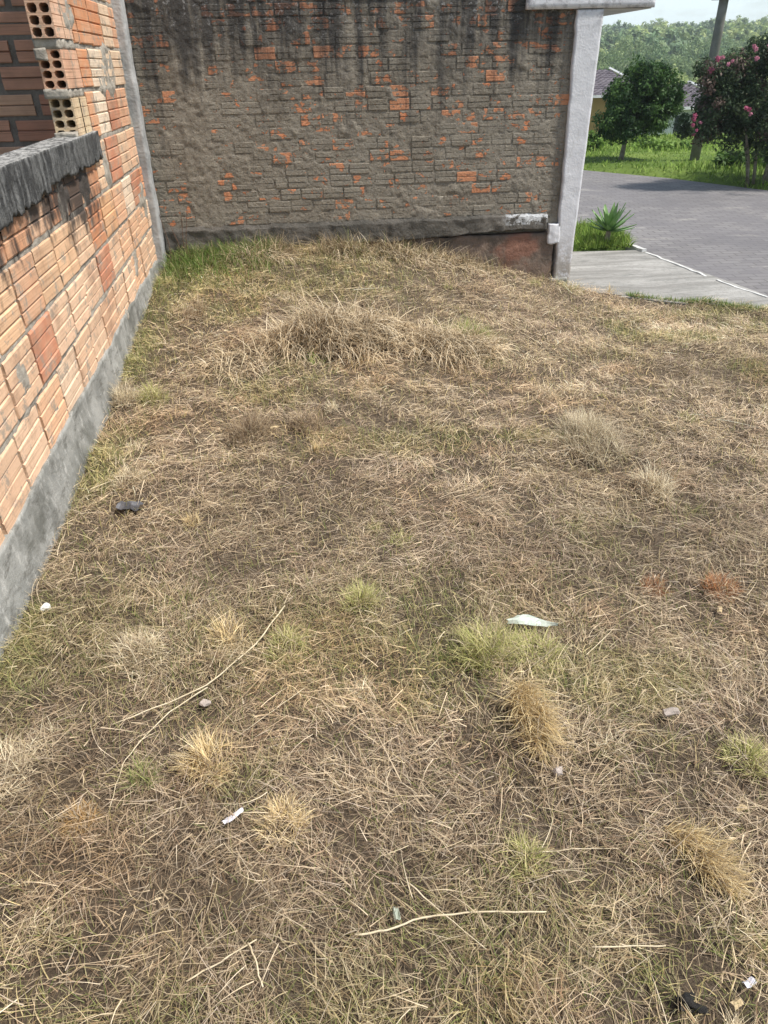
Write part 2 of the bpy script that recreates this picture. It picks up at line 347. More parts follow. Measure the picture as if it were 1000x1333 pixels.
# painted kerb along the slab
def kerb(name, pts, w=.030, z0=-1.70, z1=-1.578):
    V = []; Fc = []; n = len(pts)
    for i, (x, y) in enumerate(pts):
        a = pts[max(i - 1, 0)]; b = pts[min(i + 1, n - 1)]; dx, dy = b[0] - a[0], b[1] - a[1]; l = math.hypot(dx, dy); px, py = -dy / l * w / 2, dx / l * w / 2
        j = random.uniform(-.004, .004); V += [(x - px, y - py, z0), (x + px, y + py, z0), (x + px * .8, y + py * .8, z1 + j), (x - px * .8, y - py * .8, z1 + j)]
    for i in range(n - 1):
        for k in range(4): Fc.append((i * 4 + k, i * 4 + (k + 1) % 4, i * 4 + 4 + (k + 1) % 4, i * 4 + 4 + k))
    Fc += [(0, 1, 2, 3), ((n - 1) * 4 + 3, (n - 1) * 4 + 2, (n - 1) * 4 + 1, (n - 1) * 4)]
    me = mesh_py(name, V, Fc); o = link(name, me, M_KERB); o['kind'] = 'structure'; return o
def interp_pts(a, b, n): return [(a[0] + (b[0] - a[0]) * i / n + random.uniform(-.008, .008), a[1] + (b[1] - a[1]) * i / n) for i in range(n + 1)]
props(kerb('kerb', interp_pts((3.265, 6.95), (3.385, 5.98), 10)), 'white painted kerb edge of the driveway, far piece')
props(kerb('kerb', interp_pts((3.40, 5.84), (3.52, 5.28), 7), .024), 'white painted kerb edge of the driveway, near piece')
props(kerb('kerb', [(3.13, 7.34), (3.20, 7.26), (3.235, 7.16), (3.245, 7.06), (3.26, 6.98)], .06, -1.70, -1.56), 'white kerb end curling round the grass verge')
props(kerb('kerb', [(2.05, 8.30), (2.5, 8.27), (2.9, 8.24), (3.05, 8.2)], .06, -1.72, -1.60), 'pale kerb at the back of the grass verge')

# ------------------------------------------------------------------ rough concrete block (displaced box)
def rough_box(name, x, y, z, res, amp, mat, parent=None, seed=0, freq=9, warp=None, smooth=True):
    dims = (x, y, z); bm_v = {}; V = []; Q = []
    ns = [max(1, int(round((d[1] - d[0]) / res))) for d in dims]
    def vid(i, j, k):
        key = (i, j, k)
        if key not in bm_v:
            bm_v[key] = len(V); V.append([dims[0][0] + (dims[0][1] - dims[0][0]) * i / ns[0], dims[1][0] + (dims[1][1] - dims[1][0]) * j / ns[1], dims[2][0] + (dims[2][1] - dims[2][0]) * k / ns[2]])
        return bm_v[key]
    A, B, C = ns
    for j in range(B):
        for k in range(C):
            Q.append((vid(0, j, k), vid(0, j, k + 1), vid(0, j + 1, k + 1), vid(0, j + 1, k))); Q.append((vid(A, j, k), vid(A, j + 1, k), vid(A, j + 1, k + 1), vid(A, j, k + 1)))
    for i in range(A):
        for k in range(C):
            Q.append((vid(i, 0, k), vid(i + 1, 0, k), vid(i + 1, 0, k + 1), vid(i, 0, k + 1))); Q.append((vid(i, B, k), vid(i, B, k + 1), vid(i + 1, B, k + 1), vid(i + 1, B, k)))
    for i in range(A):
        for j in range(B):
            Q.append((vid(i, j, 0), vid(i, j + 1, 0), vid(i + 1, j + 1, 0), vid(i + 1, j, 0))); Q.append((vid(i, j, C), vid(i + 1, j, C), vid(i + 1, j + 1, C), vid(i, j + 1, C)))
    V = np.array(V)
    if warp is not None: V = warp(V)
    d = np.stack([fbm(V[:, 0] * freq, V[:, 1] * freq, V[:, 2] * freq, seed + q * 13, 3) - .5 for q in range(3)], 1) * 2 * amp
    return link(name, mesh_np(name, V + d, Q, smooth=smooth), mat, parent)
# rough mortar sheet; axis 'x' (normal +x, spans y,z) or 'y' (normal -y, spans x,z)
def sheet(name, axis, base, a0, a1, z0, z1, res, amp, mat, parent, seed, freq=14, hole=None, extra=None):
    aa = np.linspace(a0, a1, int((a1 - a0) / res) + 1); zz = np.linspace(z0, z1, int((z1 - z0) / res) + 1)
    A, Z = np.meshgrid(aa, zz); A = A.ravel(); Z = Z.ravel()
    h = (fbm(A * freq, Z * freq, 0, seed, 4) - .5) * 2 * amp
    if extra is not None: h = h + extra(A, Z)
    V = np.c_[base + h, A, Z] if axis == 'x' else np.c_[A, base - h, Z]
    n = len(aa); i = np.arange(n - 1)[None, :] + np.arange(len(zz) - 1)[:, None] * n
    Q = np.stack([i, i + 1, i + 1 + n, i + n], -1).reshape(-1, 4)
    if hole is not None:
        c = V[Q].mean(1); Q = Q[~hole(c)]
    return link(name, mesh_np(name, V, Q, smooth=False), mat, parent)
def box_mesh(name, x, y, z):
    V = [(a, b, c) for a in x for b in y for c in z]
    return mesh_py(name, V, [(0, 1, 3, 2), (4, 6, 7, 5), (0, 4, 5, 1), (2, 3, 7, 6), (0, 2, 6, 4), (1, 5, 7, 3)])
# banded brick: unit length along y (0..1), height 0..1 along z, front at x=0, depth behind
def brick_mesh(name, bands, depth, groove, seed, jx=.0, gw=.03, jy=.012, H=.2):
    r = random.Random(seed); pts = []            # (z, x)
    pts.append((0, -.004))
    for b in range(bands):
        z0 = b / bands; z1 = (b + 1) / bands; g = gw * r.uniform(.7, 1.4); o = r.uniform(-jx, jx)
        pts.append((z0 + g, o)); pts.append((z1 - g, o + r.uniform(-.0012, .0012)))
        pts.append((z1, -groove if b < bands - 1 else -.004))
    V = []; Fc = []; n = len(pts)
    for z, x in pts:
        V.append((x, r.uniform(0, jy), z)); V.append((x, 1 - r.uniform(0, jy), z))
    for i in range(n - 1): Fc.append((2 * i, 2 * i + 1, 2 * i + 3, 2 * i + 2))
    b0 = len(V); V += [(-depth, 0, 0), (-depth, 1, 0), (-depth, 1, 1), (-depth, 0, 1)]
    Fc.append((b0, b0 + 3, b0 + 2, b0 + 1)); Fc.append((0, b0, b0 + 1, 1)); Fc.append((2 * n - 2, 2 * n - 1, b0 + 2, b0 + 3))
    Fc.append(tuple([2 * i for i in range(n)]) + (b0 + 3, b0)); Fc.append(tuple([2 * i + 1 for i in range(n)][::-1]) + (b0 + 1, b0 + 2))
    me = mesh_py(name, V, Fc)
    return me

# ------------------------------------------------------------------ LEFT: unfinished building
LX = -1.1
B1 = empty('unfinished_building', (LX - .06, 3, -1.7), 'unfinished salmon brick building on the left with a bare window opening', 'building')
lines = [(.84, 0), (.60, 0), (.355, 0), (.122, 0), (-.078, 0), (-.315, .003), (-.585, .017), (-.822, .032), (-1.045, .045), (-1.30, .05), (-1.56, .05), (-1.82, .05)]
def lz(k, y): return lines[k][0] + lines[k][1] * (y - 4)
def foot_top(y): return -1.262 + .045 * (y - 4) - .02 * sstep(3.2, 2.0, y)
lv = []
for k in range(5):
    me = brick_mesh('clay_brick', 4, .10, .009, 40 + k, .0016, .028, .02); me.materials.append(M_CLAY); lv.append(me)
pal = [(.66, .33, .18), (.68, .39, .24), (.62, .28, .14), (.70, .47, .31), (.68, .38, .20), (.60, .25, .12), (.72, .57, .43), (.68, .43, .26), (.52, .22, .13), (.68, .42, .27)]
WIN0, WIN1 = 1.0, 4.25
cnt = 0
for k in range(10):
    y = -2.4 + random.uniform(0, .25)
    while y < 5.72:
        L = random.choice([.27, .285, .30, .30, .315]); y1 = min(y + L, 5.735)
        top_open = k <= 4
        if k in (0,): pass
        in_open = k <= 4 and (k >= 1)
        ya, yb = y, y1
        gap = random.uniform(.006, .016)
        y = y1 + gap
        if 1 <= k <= 4:
            if yb <= WIN0: pass
            elif ya < WIN0: yb = WIN0
            elif yb < WIN1 + .34: continue     # the jamb takes its own hollow bricks
            elif ya < WIN1 + .33: ya = WIN1 + .33
        if yb - ya < .07: continue
        ym = (ya + yb) / 2; mg = random.uniform(.007, .014)
        zb = lz(k + 1, ym) + mg; zt = lz(k, ym) - mg
        if zt < foot_top(ym) - .03: continue
        if k <= 4 and k >= 1 and ym < WIN1 and False: continue
        cnt += 1
        o = link('brick', lv[cnt % 5], None, B1)
        o.location = (LX + random.uniform(-.004, .004), ya, zb); o.scale = (1, yb - ya, zt - zb)
        o.rotation_euler = (math.atan(lines[k][1]) + random.uniform(-.006, .006), 0, random.uniform(-.006, .006))
        c = pal[min(9, int(random.random() ** 1.15 * 10))]
        if ym > 4.9 and k <= 4 and random.random() < .5: c = random.choice([(.66, .36, .22), (.72, .54, .38), (.73, .60, .46)])
        if k >= 7 and random.random() < .7: c = random.choice([(.74, .50, .34), (.76, .55, .39), (.70, .42, .26), (.72, .47, .31)])
        if k == 5 and ym < 3.05: c = random.choice([(.66, .50, .28), (.60, .28, .15)])
        s = random.uniform(.9, 1.06); o.color = (c[0] * s, c[1] * s, c[2] * s, 1)
# squeezed-out mortar between and over the bricks
def lsmear(A, Z):
    w = fbm(A * 4, Z * 4, 0, 61, 3); b = sstep(.60, .78, w) * .018 * (.4 + 1.2 * fbm(A * 25, Z * 25, 0, 62, 3))
    near = np.full(A.shape, 1.0)
    for k in range(len(lines)):
        near = np.minimum(near, np.abs(Z - (lines[k][0] + lines[k][1] * (A - 4))))
    return b * .8 + np.exp(-(near / .02) ** 2) * .006
sheet('mortar', 'x', LX - .0105, -2.4, 5.74, -1.85, .84, .014, .006, M_LEFTMORT, B1, 21, 22, hole=lambda c: (c[:, 1] > WIN0) & (c[:, 1] < WIN1 + .06) & (c[:, 2] > -.31) & (c[:, 2] < .62), extra=lsmear)
# core behind the facing, leaving the opening free
for (y0, y1, z0, z1) in [(-2.4, 5.74, -1.9, -.33), (WIN1 + .32, 5.74, -.33, .84), (-2.4, WIN0, -.33, .84)]:
    link('mortar_core', box_mesh('mortar_core', (LX - .125, LX - .03), (y0, y1), (z0, z1)), M_LEFTMORT, B1)
# hollow bricks of the jamb, their open ends facing the window
def hollow(name, rows, H, L, T=.112, seed=0, broken=()):
    r = random.Random(seed); V = []; Fc = []
    gx = [-T * .5 * (2 - i) for i in range(3)]; cols = 2
    for ci in range(cols):
        for ri in range(rows):
            x0, x1 = -T + T * ci / cols, -T + T * (ci + 1) / cols; z0, z1 = H * ri / rows, H * (ri + 1) / rows
            wx, wz = (x1 - x0), (z1 - z0); ins = .0062; c = .009
            b = len(V)
            V += [(x0, 0, z0), (x1, 0, z0), (x1, 0, z1), (x0, 0, z1)]
            a, bb, cc, d = x0 + ins, x1 - ins, z0 + ins * .8, z1 - ins * .8
            inner = [(a + c, cc), (bb - c, cc), (bb, cc + c), (bb, d - c), (bb - c, d), (a + c, d), (a, d - c), (a, cc + c)]
            inner = [(p + r.uniform(-.001, .001), q + r.uniform(-.001, .001)) for p, q in inner]
            for yy in (0, .0, L * .97): V += [(p, yy, q) for p, q in inner]
            I = b + 4; J = b + 20
            Fc += [(b, b + 1, I + 1, I), (b + 1, b + 2, I + 3, I + 2), (b + 2, b + 3, I + 5, I + 4), (b + 3, b, I + 7, I + 6),
                   (b + 1, I + 2, I + 1), (b + 2, I + 4, I + 3), (b + 3, I + 6, I + 5), (b, I, I + 7)]
            for q in range(8): Fc.append((I + q, I + (q + 1) % 8, J + (q + 1) % 8, J + q))
            Fc.append(tuple(J + q for q in range(8)))
    # outside: banded street face, back, top, bottom
    pts = [(0, -.003)]
    for q in range(rows):
        pts += [(H * (q + .05) / rows, 0), (H * (q + .95) / rows, 0), (H * (q + 1) / rows, -.006 if q < rows - 1 else -.003)]
    b = len(V)
    for z, x in pts: V += [(x + .0005, 0, z), (x + .0005, L, z)]
    for i in range(len(pts) - 1): Fc.append((b + 2 * i, b + 2 * i + 1, b + 2 * i + 3, b + 2 * i + 2))
    b = len(V); V += [(-T, 0, 0), (-T, L, 0), (-T, L, H), (-T, 0, H), (0, 0, 0), (0, L, 0), (0, L, H), (0, 0, H)]
    Fc += [(b, b + 3, b + 2, b + 1), (b, b + 1, b + 5, b + 4), (b + 3, b + 7, b + 6, b + 2)]
    return mesh_py(name, V, Fc)
hz = [(.375, .58, 4), (.145, .335, 4), (-.065, .10, 4), (-.285, -.105, 4)]
hc = [(.66, .45, .31), (.66, .42, .29), (.66, .38, .25), (.66, .52, .33)]
for q, (z0, z1, rows) in enumerate(hz):
    for L0, L1 in ((0, .155), (.165, .315)):
        me = hollow('hollow_brick', rows, z1 - z0, L1 - L0, seed=q)
        o = link('hollow_brick', me, M_CLAY, B1); o.location = (LX + .001, WIN1 + L0 + [0, .0, .012, .03][q] * (L0 == 0), z0)
        o.color = (*hc[q], 1)
for q, (z0, z1) in enumerate([(.335, .375), (.10, .145), (-.105, -.065), (.58, .62)]):
    rough_box('mortar_joint', (LX - .12, LX - .003), (WIN1 + .012, WIN1 + .33), (z0, z1), .014, .008, M_LEFTMORT, B1, 80 + q, 30)
rough_box('mortar_lump', (LX - .115, LX - .06), (WIN1 - .01, WIN1 + .05), (.055, .105), .010, .008, M_LEFTMORT, B1, 85, 30)
rough_box('mortar_lump', (LX - .11, LX - .0), (WIN1 - .015, WIN1 + .06), (-.29, -.255), .010, .012, M_LEFTMORT, B1, 86, 30)
rough_box('lintel', (LX - .12, LX - .002), (WIN0 - .2, WIN1 + .3), (.62, .83), .05, .004, M_SILL, B1, 90)
def sillwarp(V):
    y = V[:, 1]; V = V.copy(); top = V[:, 2] > -.35
    V[:, 2] += np.where(top, .010 * (y - 4), .020 * (y - 4))
    low = V[:, 2] < -.36
    V[:, 2] += np.where(low, -(sstep(.35, .7, fbm(y * 26, y * 0, 0, 33, 3))) * .022 + .014 - .03 * sstep(3.9, 2.8, y), 0)
    return V
rough_box('window_sill', (LX - .122, LX + .022), (WIN0 - .1, 4.60), (-.415, -.275), .012, .0045, M_SILL, B1, 31, 34, warp=sillwarp)
def footwarp(V):
    V = V.copy(); y = V[:, 1]; t_ = (V[:, 2] + 1.95) / .7; ft = foot_top(y) + (fbm(y * 4, y * 0, 0, 71, 4) - .5) * .06
    V[:, 2] = -1.95 + t_ * (ft + 1.95); out = V[:, 0] > LX - .02
    V[:, 0] = np.where(out, LX + .006 + .022 * sstep(1.0, .55, t_), V[:, 0]); return V
rough_box('footing', (LX - .1, LX + .03), (-2.4, 5.80), (-1.95, -1.25), .022, .008, M_FOOT, B1, 37, 8, warp=footwarp)
def postwarp(V):
    V = V.copy(); V[:, 0] += (fbm(V[:, 2] * 3, V[:, 2] * 0, 0, 19, 3) - .5) * .02; return V
rough_box('corner_post', (LX - .08, LX + .052), (5.735, 5.85), (-1.35, .86), .02, .005, M_POST, B1, 41, 14, warp=postwarp)
# indoor partition wall seen through the opening
PW = 4.78
part = link('partition_wall', box_mesh('partition_wall', (-4.2, LX - .127), (PW + .008, PW + .12), (-1.8, .84)), M_INMORT, B1)
iv = []
for k in range(4):
    me = brick_mesh('indoor_brick', 2, .09, .012, 90 + k, .002, .05, .02); me.materials.append(M_INBRICK); iv.append(me)
z = -.95; row = 0
while z < .80:
    x = -3.0 + (row % 2) * .16 + random.uniform(-.03, .03)
    while x < LX - .14:
        L = random.choice([.26, .28, .29]); x1 = min(x + L, LX - .13)
        if x1 - x > .04:
            o = link('brick', iv[random.randrange(4)], None, part)
            o.location = (x, PW + random.uniform(-.005, .004), z); o.scale = (1, x1 - x, .104 + random.uniform(-.005, .004)); o.rotation_euler = (0, random.uniform(-.004, .004), -PI / 2)
            c = random.choice([(.52, .28, .19), (.48, .27, .18), (.54, .34, .23), (.44, .22, .15)]); o.color = (*c, 1)
        x = x1 + random.uniform(.02, .05)
    z += .1255; row += 1
link('back_wall', box_mesh('back_wall', (-4.3, -4.2), (-2.4, PW + .1), (-1.8, .84)), M_INMORT, B1)
link('indoor_floor', box_mesh('indoor_floor', (-4.3, LX - .13), (-2.4, PW), (-1.85, -1.6)), M_INMORT, B1)

# ------------------------------------------------------------------ REAR: neighbour house
D = 5.87
B2 = empty('neighbour_house', (.5, D + 1.5, -1.6), 'house side wall of mortar smeared bricks with a white corner column', 'house')
rv = []
for k in range(6):
    me = brick_mesh('smeared_brick', 2, .05, .0065, 140 + k, .0015, .05, .03); me.materials.append(M_REARBRICK); rv.append(me)
rows = []; z = -1.0; 
while z < .66: rows.append(z); z += .081
cells = []
for ri, z in enumerate(rows[::-1]):
    x = -1.05 - (ri % 2) * .08
    while x < 1.97:
        L = .148 + random.uniform(-.012, .01)
        if random.random() < .06: L *= .55
        x1 = min(x + L, 1.985)
        if not (x1 > -.80 and x < -.60) and x1 - x > .03: cells.append((x, x1, z))
        elif x1 > -.80 and x < -.80 and -.80 - x > .04: cells.append((x, -.80, z))
        elif x < -.60 and x1 > -.60 and x1 + .60 > .04: cells.append((-.60, x1, z))
        x = x1 + random.uniform(.006, .014)
cells.sort(key=lambda c: c[2])
stuffV = []; stuffF = []
for i, (x, x1, z) in enumerate(cells):
    if i < 300:
        o = link('brick', rv[random.randrange(6)], None, B2)
        o.location = (x, D + random.uniform(-.0026, .0030), z + random.uniform(-.0022, .0022)); o.scale = (1, x1 - x, .071 + random.uniform(-.003, .003)); o.rotation_euler = (0, random.uniform(-.006, .006), -PI / 2 + random.uniform(-.014, .014))
    else:
        me = rv[random.randrange(6)]; b = len(stuffV); yo = random.uniform(-.004, .003)
        for v in me.vertices: stuffV.append((x + v.co.y * (x1 - x), D + yo - v.co.x, z + v.co.z * .071))
        for p in me.polygons: stuffF.append([b + q for q in p.vertices])
so = link('upper_bricks', mesh_py('upper_bricks', stuffV, stuffF), M_REARBRICK, B2); so['kind'] = 'stuff'
def rsmear(A, Z):
    w = fbm(A * 5, Z * 5, 0, 161, 4)
    col = sstep(-.83, -.79, A) * sstep(-.58, -.62, A)
    return sstep(.60, .74, w) * .007 + col * .0045 + (fbm(A * 9, Z * 14, 0, 15, 3) - .5) * .009
sheet('mortar', 'y', D + .0026, -1.08, 1.985, -1.08, .68, .0075, .0046, M_REARMORT, B2, 51, 32, extra=rsmear)
link('wall_core', box_mesh('wall_core', (-1.12, 1.98), (D + .05, D + .14), (-1.9, .68)), M_REARMORT, B2)
def beamwarp(V):
    V = V.copy(); t_ = (V[:, 2] + 1.2) / .2; bot = -1.165 + .05 * sstep(.2, 1.8, V[:, 0]) + (fbm(V[:, 0] * 3, V[:, 0] * 0, 0, 5, 3) - .5) * .03
    V[:, 2] = bot + t_ * (-1.003 - bot); V[:, 1] = np.where(V[:, 1] < D, V[:, 1] + .03 * (t_ > .9), V[:, 1]); return V
rough_box('footing_beam', (-1.05, 1.90), (D - .032, D + .05), (-1.2, -1.0), .012, .015, M_RFOOT, B2, 55, 13, warp=beamwarp)
rough_box('plinth', (-1.1, 1.97), (D - .012, D + .06), (-1.85, -1.15), .025, .014, M_PLINTH, B2, 57, 10)
def colwarp(V):
    V = V.copy(); tt = (V[:, 2] + 1.7) / 2.0; V[:, 0] += np.where(V[:, 0] < 2.06, -.030 * tt + .012, .040 * tt - .008)
    V[:, 0] += np.where((V[:, 0] < 2.03), (fbm(V[:, 2] * 9, V[:, 2] * 0, 0, 77, 3) - .5) * .016, 0); return V
rough_box('corner_column', (1.990, 2.130), (D - .03, D + .16), (-1.8, .30), .016, .0035, M_WHITE, B2, 59, 16, warp=colwarp)
rough_box('column_foot', (1.915, 2.01), (D - .034, D + .06), (-1.23, -1.08), .012, .014, M_WHITE, B2, 60, 16)
rough_box('column_base', (1.955, 2.10), (D - .05, D + .06), (-1.75, -1.50), .018, .012, M_FOOT, B2, 62, 12)
rough_box('roof_slab', (1.615, 2.515), (D - .04, 7.12), (.306, .50), .03, .003, M_WHITE, B2, 63, 9)
link('soffit', box_mesh('soffit', (2.135, 2.50), (D - .02, 7.10), (.300, .304)), M_SOFFIT, B2)
link('side_wall', box_mesh('side_wall', (-1.1, 2.10), (D + .165, 8.1), (-1.8, .68)), M_WHITE, B2)

# ------------------------------------------------------------------ blades
def blades(n, xy, L, W, e0, cv, ch, col, k=3, zoff=0.0, zf=lotz, az=None, taper=.85, tilt=.5, colvar=.18, seed=0):
    r = np.random.RandomState(seed); n = len(xy)
    x, y = xy[:, 0], xy[:, 1]; z = zf(x, y) + zoff
    az = r.uniform(0, 2 * PI, n) if az is None else az
    P = np.zeros((n, k + 1, 3)); P[:, 0] = np.c_[x, y, z]
    for s in range(k):
        a = az + ch * (s / k); e = e0 + cv * (s / k)
        P[:, s + 1] = P[:, s] + (L / k)[:, None] * np.c_[np.cos(a) * np.cos(e), np.sin(a) * np.cos(e), np.sin(e)]
    tl = r.uniform(-tilt, tilt, n); wv = np.c_[-np.sin(az), np.cos(az), tl]
    wv /= np.linalg.norm(wv, axis=1)[:, None]
    sarr = np.linspace(0, 1, k + 1); wf = 1 - taper * sarr ** 1.6
    Vl = P - wv[:, None, :] * (W[:, None] * wf[None, :] * .5)[:, :, None]; Vr = P + wv[:, None, :] * (W[:, None] * wf[None, :] * .5)[:, :, None]
    V = np.stack([Vl, Vr], 2).reshape(n, -1, 3)      # per blade 2(k+1)
    b = (np.arange(n) * 2 * (k + 1))[:, None] + (np.arange(k) * 2)[None, :]
    Q = np.stack([b, b + 1, b + 3, b + 2], -1).reshape(-1, 4)
    C = col * (1 + r.uniform(-colvar, colvar, n))[:, None]; C = np.repeat(C, 2 * (k + 1), 0)
    return V.reshape(-1, 3), Q, np.clip(C, 0, 1)
def join(parts):
    V, Q, C = [], [], []; o = 0
    for v, q, c in parts: V.append(v); Q.append(q + o); C.append(c); o += len(v)
    return np.concatenate(V), np.concatenate(Q), np.concatenate(C)
def pick(palette, w, n, r):
    p = np.array(palette); w = np.array(w, float); w /= w.sum(); return p[r.choice(len(p), n, p=w)]
def lot_pts(n, seed, dens=None, x0=-1.08, x1=3.6, y0=-.6, y1=5.86):
    r = np.random.RandomState(seed); out = np.zeros((0, 2))
    while len(out) < n:
        p = np.c_[r.uniform(x0, x1, n), r.uniform(y0, y1, n)]
        ok = edge_d(p[:, 0], p[:, 1]) > .035 * r.rand(n)
        # what the camera and its neighbours can see
        ok &= (np.abs(p[:, 0] - .08 * p[:, 1]) < .95 + .75 * np.maximum(p[:, 1], 0)) & (p[:, 1] > -.2)
        # fewer, wider ones further off
        ok &= r.rand(n) < np.clip(1.25 - .11 * p[:, 1], .55, 1)
        if dens is not None: ok &= r.rand(n) < dens(p[:, 0], p[:, 1])
        out = np.r_[out, p[ok]]
    return out[:n]
LOW = [(.26, .20, .15), (.19, .145, .105), (.14, .105, .08), (.33, .26, .20), (.22, .15, .10), (.40, .33, .25)]
TOP = [(.66, .57, .43), (.55, .46, .34), (.46, .38, .28), (.74, .66, .53), (.44, .38, .32)]
STRAW = [(.56, .46, .34), (.45, .36, .265), (.35, .27, .20), (.24, .18, .14), (.43, .37, .315), (.66, .57, .44), (.33, .235, .17)]
def far_w(p): return 1 + .12 * np.maximum(p[:, 1] - 1, 0)
def green_mask(x, y):
    """where some green still grows: along the wall foot, the far left corner, patches"""
    g = .55 * sstep(.60, .76, fbm(x * 1.9, y * 1.9, 0, 101, 3))
    g = np.maximum(g, .9 * np.exp(-((x + 1.02) / .13) ** 2) * sstep(.35, .6, fbm(x * 3, y * 3, 0, 44, 2)))
    g = np.maximum(g, 1.0 * sstep(4.5, 5.5, y) * sstep(-.1, -.8, x))
    g = np.maximum(g, .5 * sstep(4.6, 5.2, y) * sstep(1.1, .3, x))
    g = np.maximum(g, .8 * np.exp(-(((x - 3.1) / .6) ** 2 + ((y - 5.02) / .14) ** 2)))
    g = np.maximum(g, .5 * np.exp(-(((x - .1) / .9) ** 2 + ((y - 1.85) / .35) ** 2)))
    g = np.maximum(g, .45 * np.exp(-(((x - .35) / .5) ** 2 + ((y - .85) / .2) ** 2)))
    g = np.maximum(g, .45 * np.exp(-(((x + .8) / .4) ** 2 + ((y - 1.95) / .35) ** 2)))
    for a_, b_, s_, k_ in ((.25, .74, .10, .8), (.62, .70, .09, .8), (.86, .78, .08, .6), (-.72, .92, .10, .6), (.95, 1.25, .10, .7), (.78, 1.32, .12, .5), (-.55, 1.95, .2, .5), (.42, 1.02, .08, .5), (1.1, 2.35, .15, .4), (-.2, 3.8, .3, .45), (1.0, 4.5, .2, .6), (.35, 1.72, .25, .55)):
        g = np.maximum(g, k_ * np.exp(-((x - a_) ** 2 + (y - b_) ** 2) / (s_ * s_)) * sstep(.25, .6, fbm(x * 9, y * 9, 0, 141, 2)) * 1.4)
    return np.clip(g, 0, 1)
def tint(p, base, r, k=.85):
    """patch-wise shift: browner, greyer or olive straw"""
    x, y = p[:, 0], p[:, 1]; a = fbm(x * 1.3, y * 1.3, 0, 201, 3); b = fbm(x * 2.6, y * 2.6, 0, 211, 3)
    f = ((.66 + .66 * a) * (1 + .40 * sstep(1.3, 3.2, y)))[:, None]; c = base * f * np.array([1.0, .95, .905])
    g = (np.maximum(green_mask(x, y), .35 * fbm(x * 3.1, y * 3.1, 0, 377, 3)) * k)[:, None]
    ol = np.array([.95, 1.06, .62]); c = c * (1 - g) + c * ol * g
    rb = (sstep(.58, .75, b) * .5)[:, None]; c = c * (1 - rb) + c * np.array([1.0, .86, .76]) * rb
    return c
def comb(p, seed, spread=1.0):
    rr_ = np.random.RandomState(seed); return 4 * PI * fbm(p[:, 0] * 1.6, p[:, 1] * 1.6, 0, 611, 2) + rr_.normal(0, spread, len(p))
parts = []
# 1 short chopped litter lying flat
HOLES = lambda x, y: .30 + .70 * sstep(.36, .56, fbm(x * 7, y * 7, 0, 333, 3))
n = 150000; r = np.random.RandomState(1); p = lot_pts(n, 2, HOLES)
parts.append(blades(n, p, r.uniform(.015, .06, n), .0010 + .0022 * r.rand(n) ** 2 * far_w(p), r.uniform(-.15, .35, n), r.uniform(-.4, .2, n), r.uniform(-.4, .4, n), tint(p, pick(LOW, [3, 3, 2.0, 2.4, 1.4, 1.6], n, r), r), 2, r.uniform(.0, .014, n), az=comb(p, 31, 1.2), seed=3))
# 2 mid straw
n = 118000; p = lot_pts(n, 5, HOLES)
parts.append(blades(n, p, r.uniform(.025, .095, n), .0006 + .0017 * r.rand(n) ** 3 * far_w(p), r.uniform(-.05, .5, n), r.uniform(-.9, -.1, n), r.uniform(-.65, .65, n) * np.where(r.rand(n) < .18, 2.4, 1), tint(p, pick(STRAW, [3, 3.6, 2.6, 1.6, 2.4, 1.2, 1.2], n, r), r), 3, r.uniform(.004, .032, n), az=comb(p, 32, .9), seed=6))
# 3 long pale straws on top
n = 21000; p = lot_pts(n, 8, HOLES)
parts.append(blades(n, p, r.uniform(.03, .12, n) * np.where(r.rand(n) < .07, 1.9, 1), .0007 + .0016 * r.rand(n) ** 2.5 * far_w(p), r.uniform(.0, .35, n), r.uniform(-.6, -.05, n), r.uniform(-.5, .5, n) * np.where(r.rand(n) < .15, 2.6, 1), tint(p, pick(TOP, [2.4, 3, 3, 1.2, 2], n, r), r, .3), 4, r.uniform(.018, .05, n), az=comb(p, 33, 1.0), seed=9))
n = 4500; p = lot_pts(n, 58, HOLES)
parts.append(blades(n, p, r.uniform(.02, .075, n), r.uniform(.0022, .0042, n) * (1 + .06 * p[:, 1]), r.uniform(-.1, .5, n), r.uniform(-.8, .2, n), r.uniform(-.5, .5, n), tint(p, pick(STRAW, [2, 3, 3, 2, 2, 1, 1], n, r), r), 3, r.uniform(.008, .03, n), az=comb(p, 34, 1.0), tilt=1.2, seed=59))
V, Q, C = join(parts)
props(link('straw_litter', mesh_np('straw_litter', V, Q, C), M_BLADE), 'dry cut straw lying tangled over the whole lot', kind='stuff')
# 4 living grass: fine, upright, olive to green in patches
parts = []
n = 36000; p = lot_pts(n, 12, lambda x, y: .05 + .96 * green_mask(x, y))
GR = [(.17, .20, .06), (.23, .24, .085), (.12, .16, .045), (.29, .28, .12), (.34, .31, .17)]
parts.append(blades(n, p, r.uniform(.025, .085, n), r.uniform(.0011, .0024, n) * far_w(p), r.uniform(.4, 1.45, n), r.uniform(-1.1, -.1, n), r.uniform(-.6, .6, n), pick(GR, [2, 3, 1.6, 3.2, 2.4], n, r), 3, 0, seed=13))
n = 15000; p = lot_pts(n, 14)
parts.append(blades(n, p, r.uniform(.03, .085, n), r.uniform(.0012, .0026, n) * far_w(p), r.uniform(.3, 1.4, n), r.uniform(-1.1, -.1, n), r.uniform(-.6, .6, n), tint(p, pick([(.44, .37, .21), (.36, .30, .17), (.30, .27, .12), (.52, .44, .27)], [3, 3, 2, 2], n, r), r), 3, 0, seed=15))
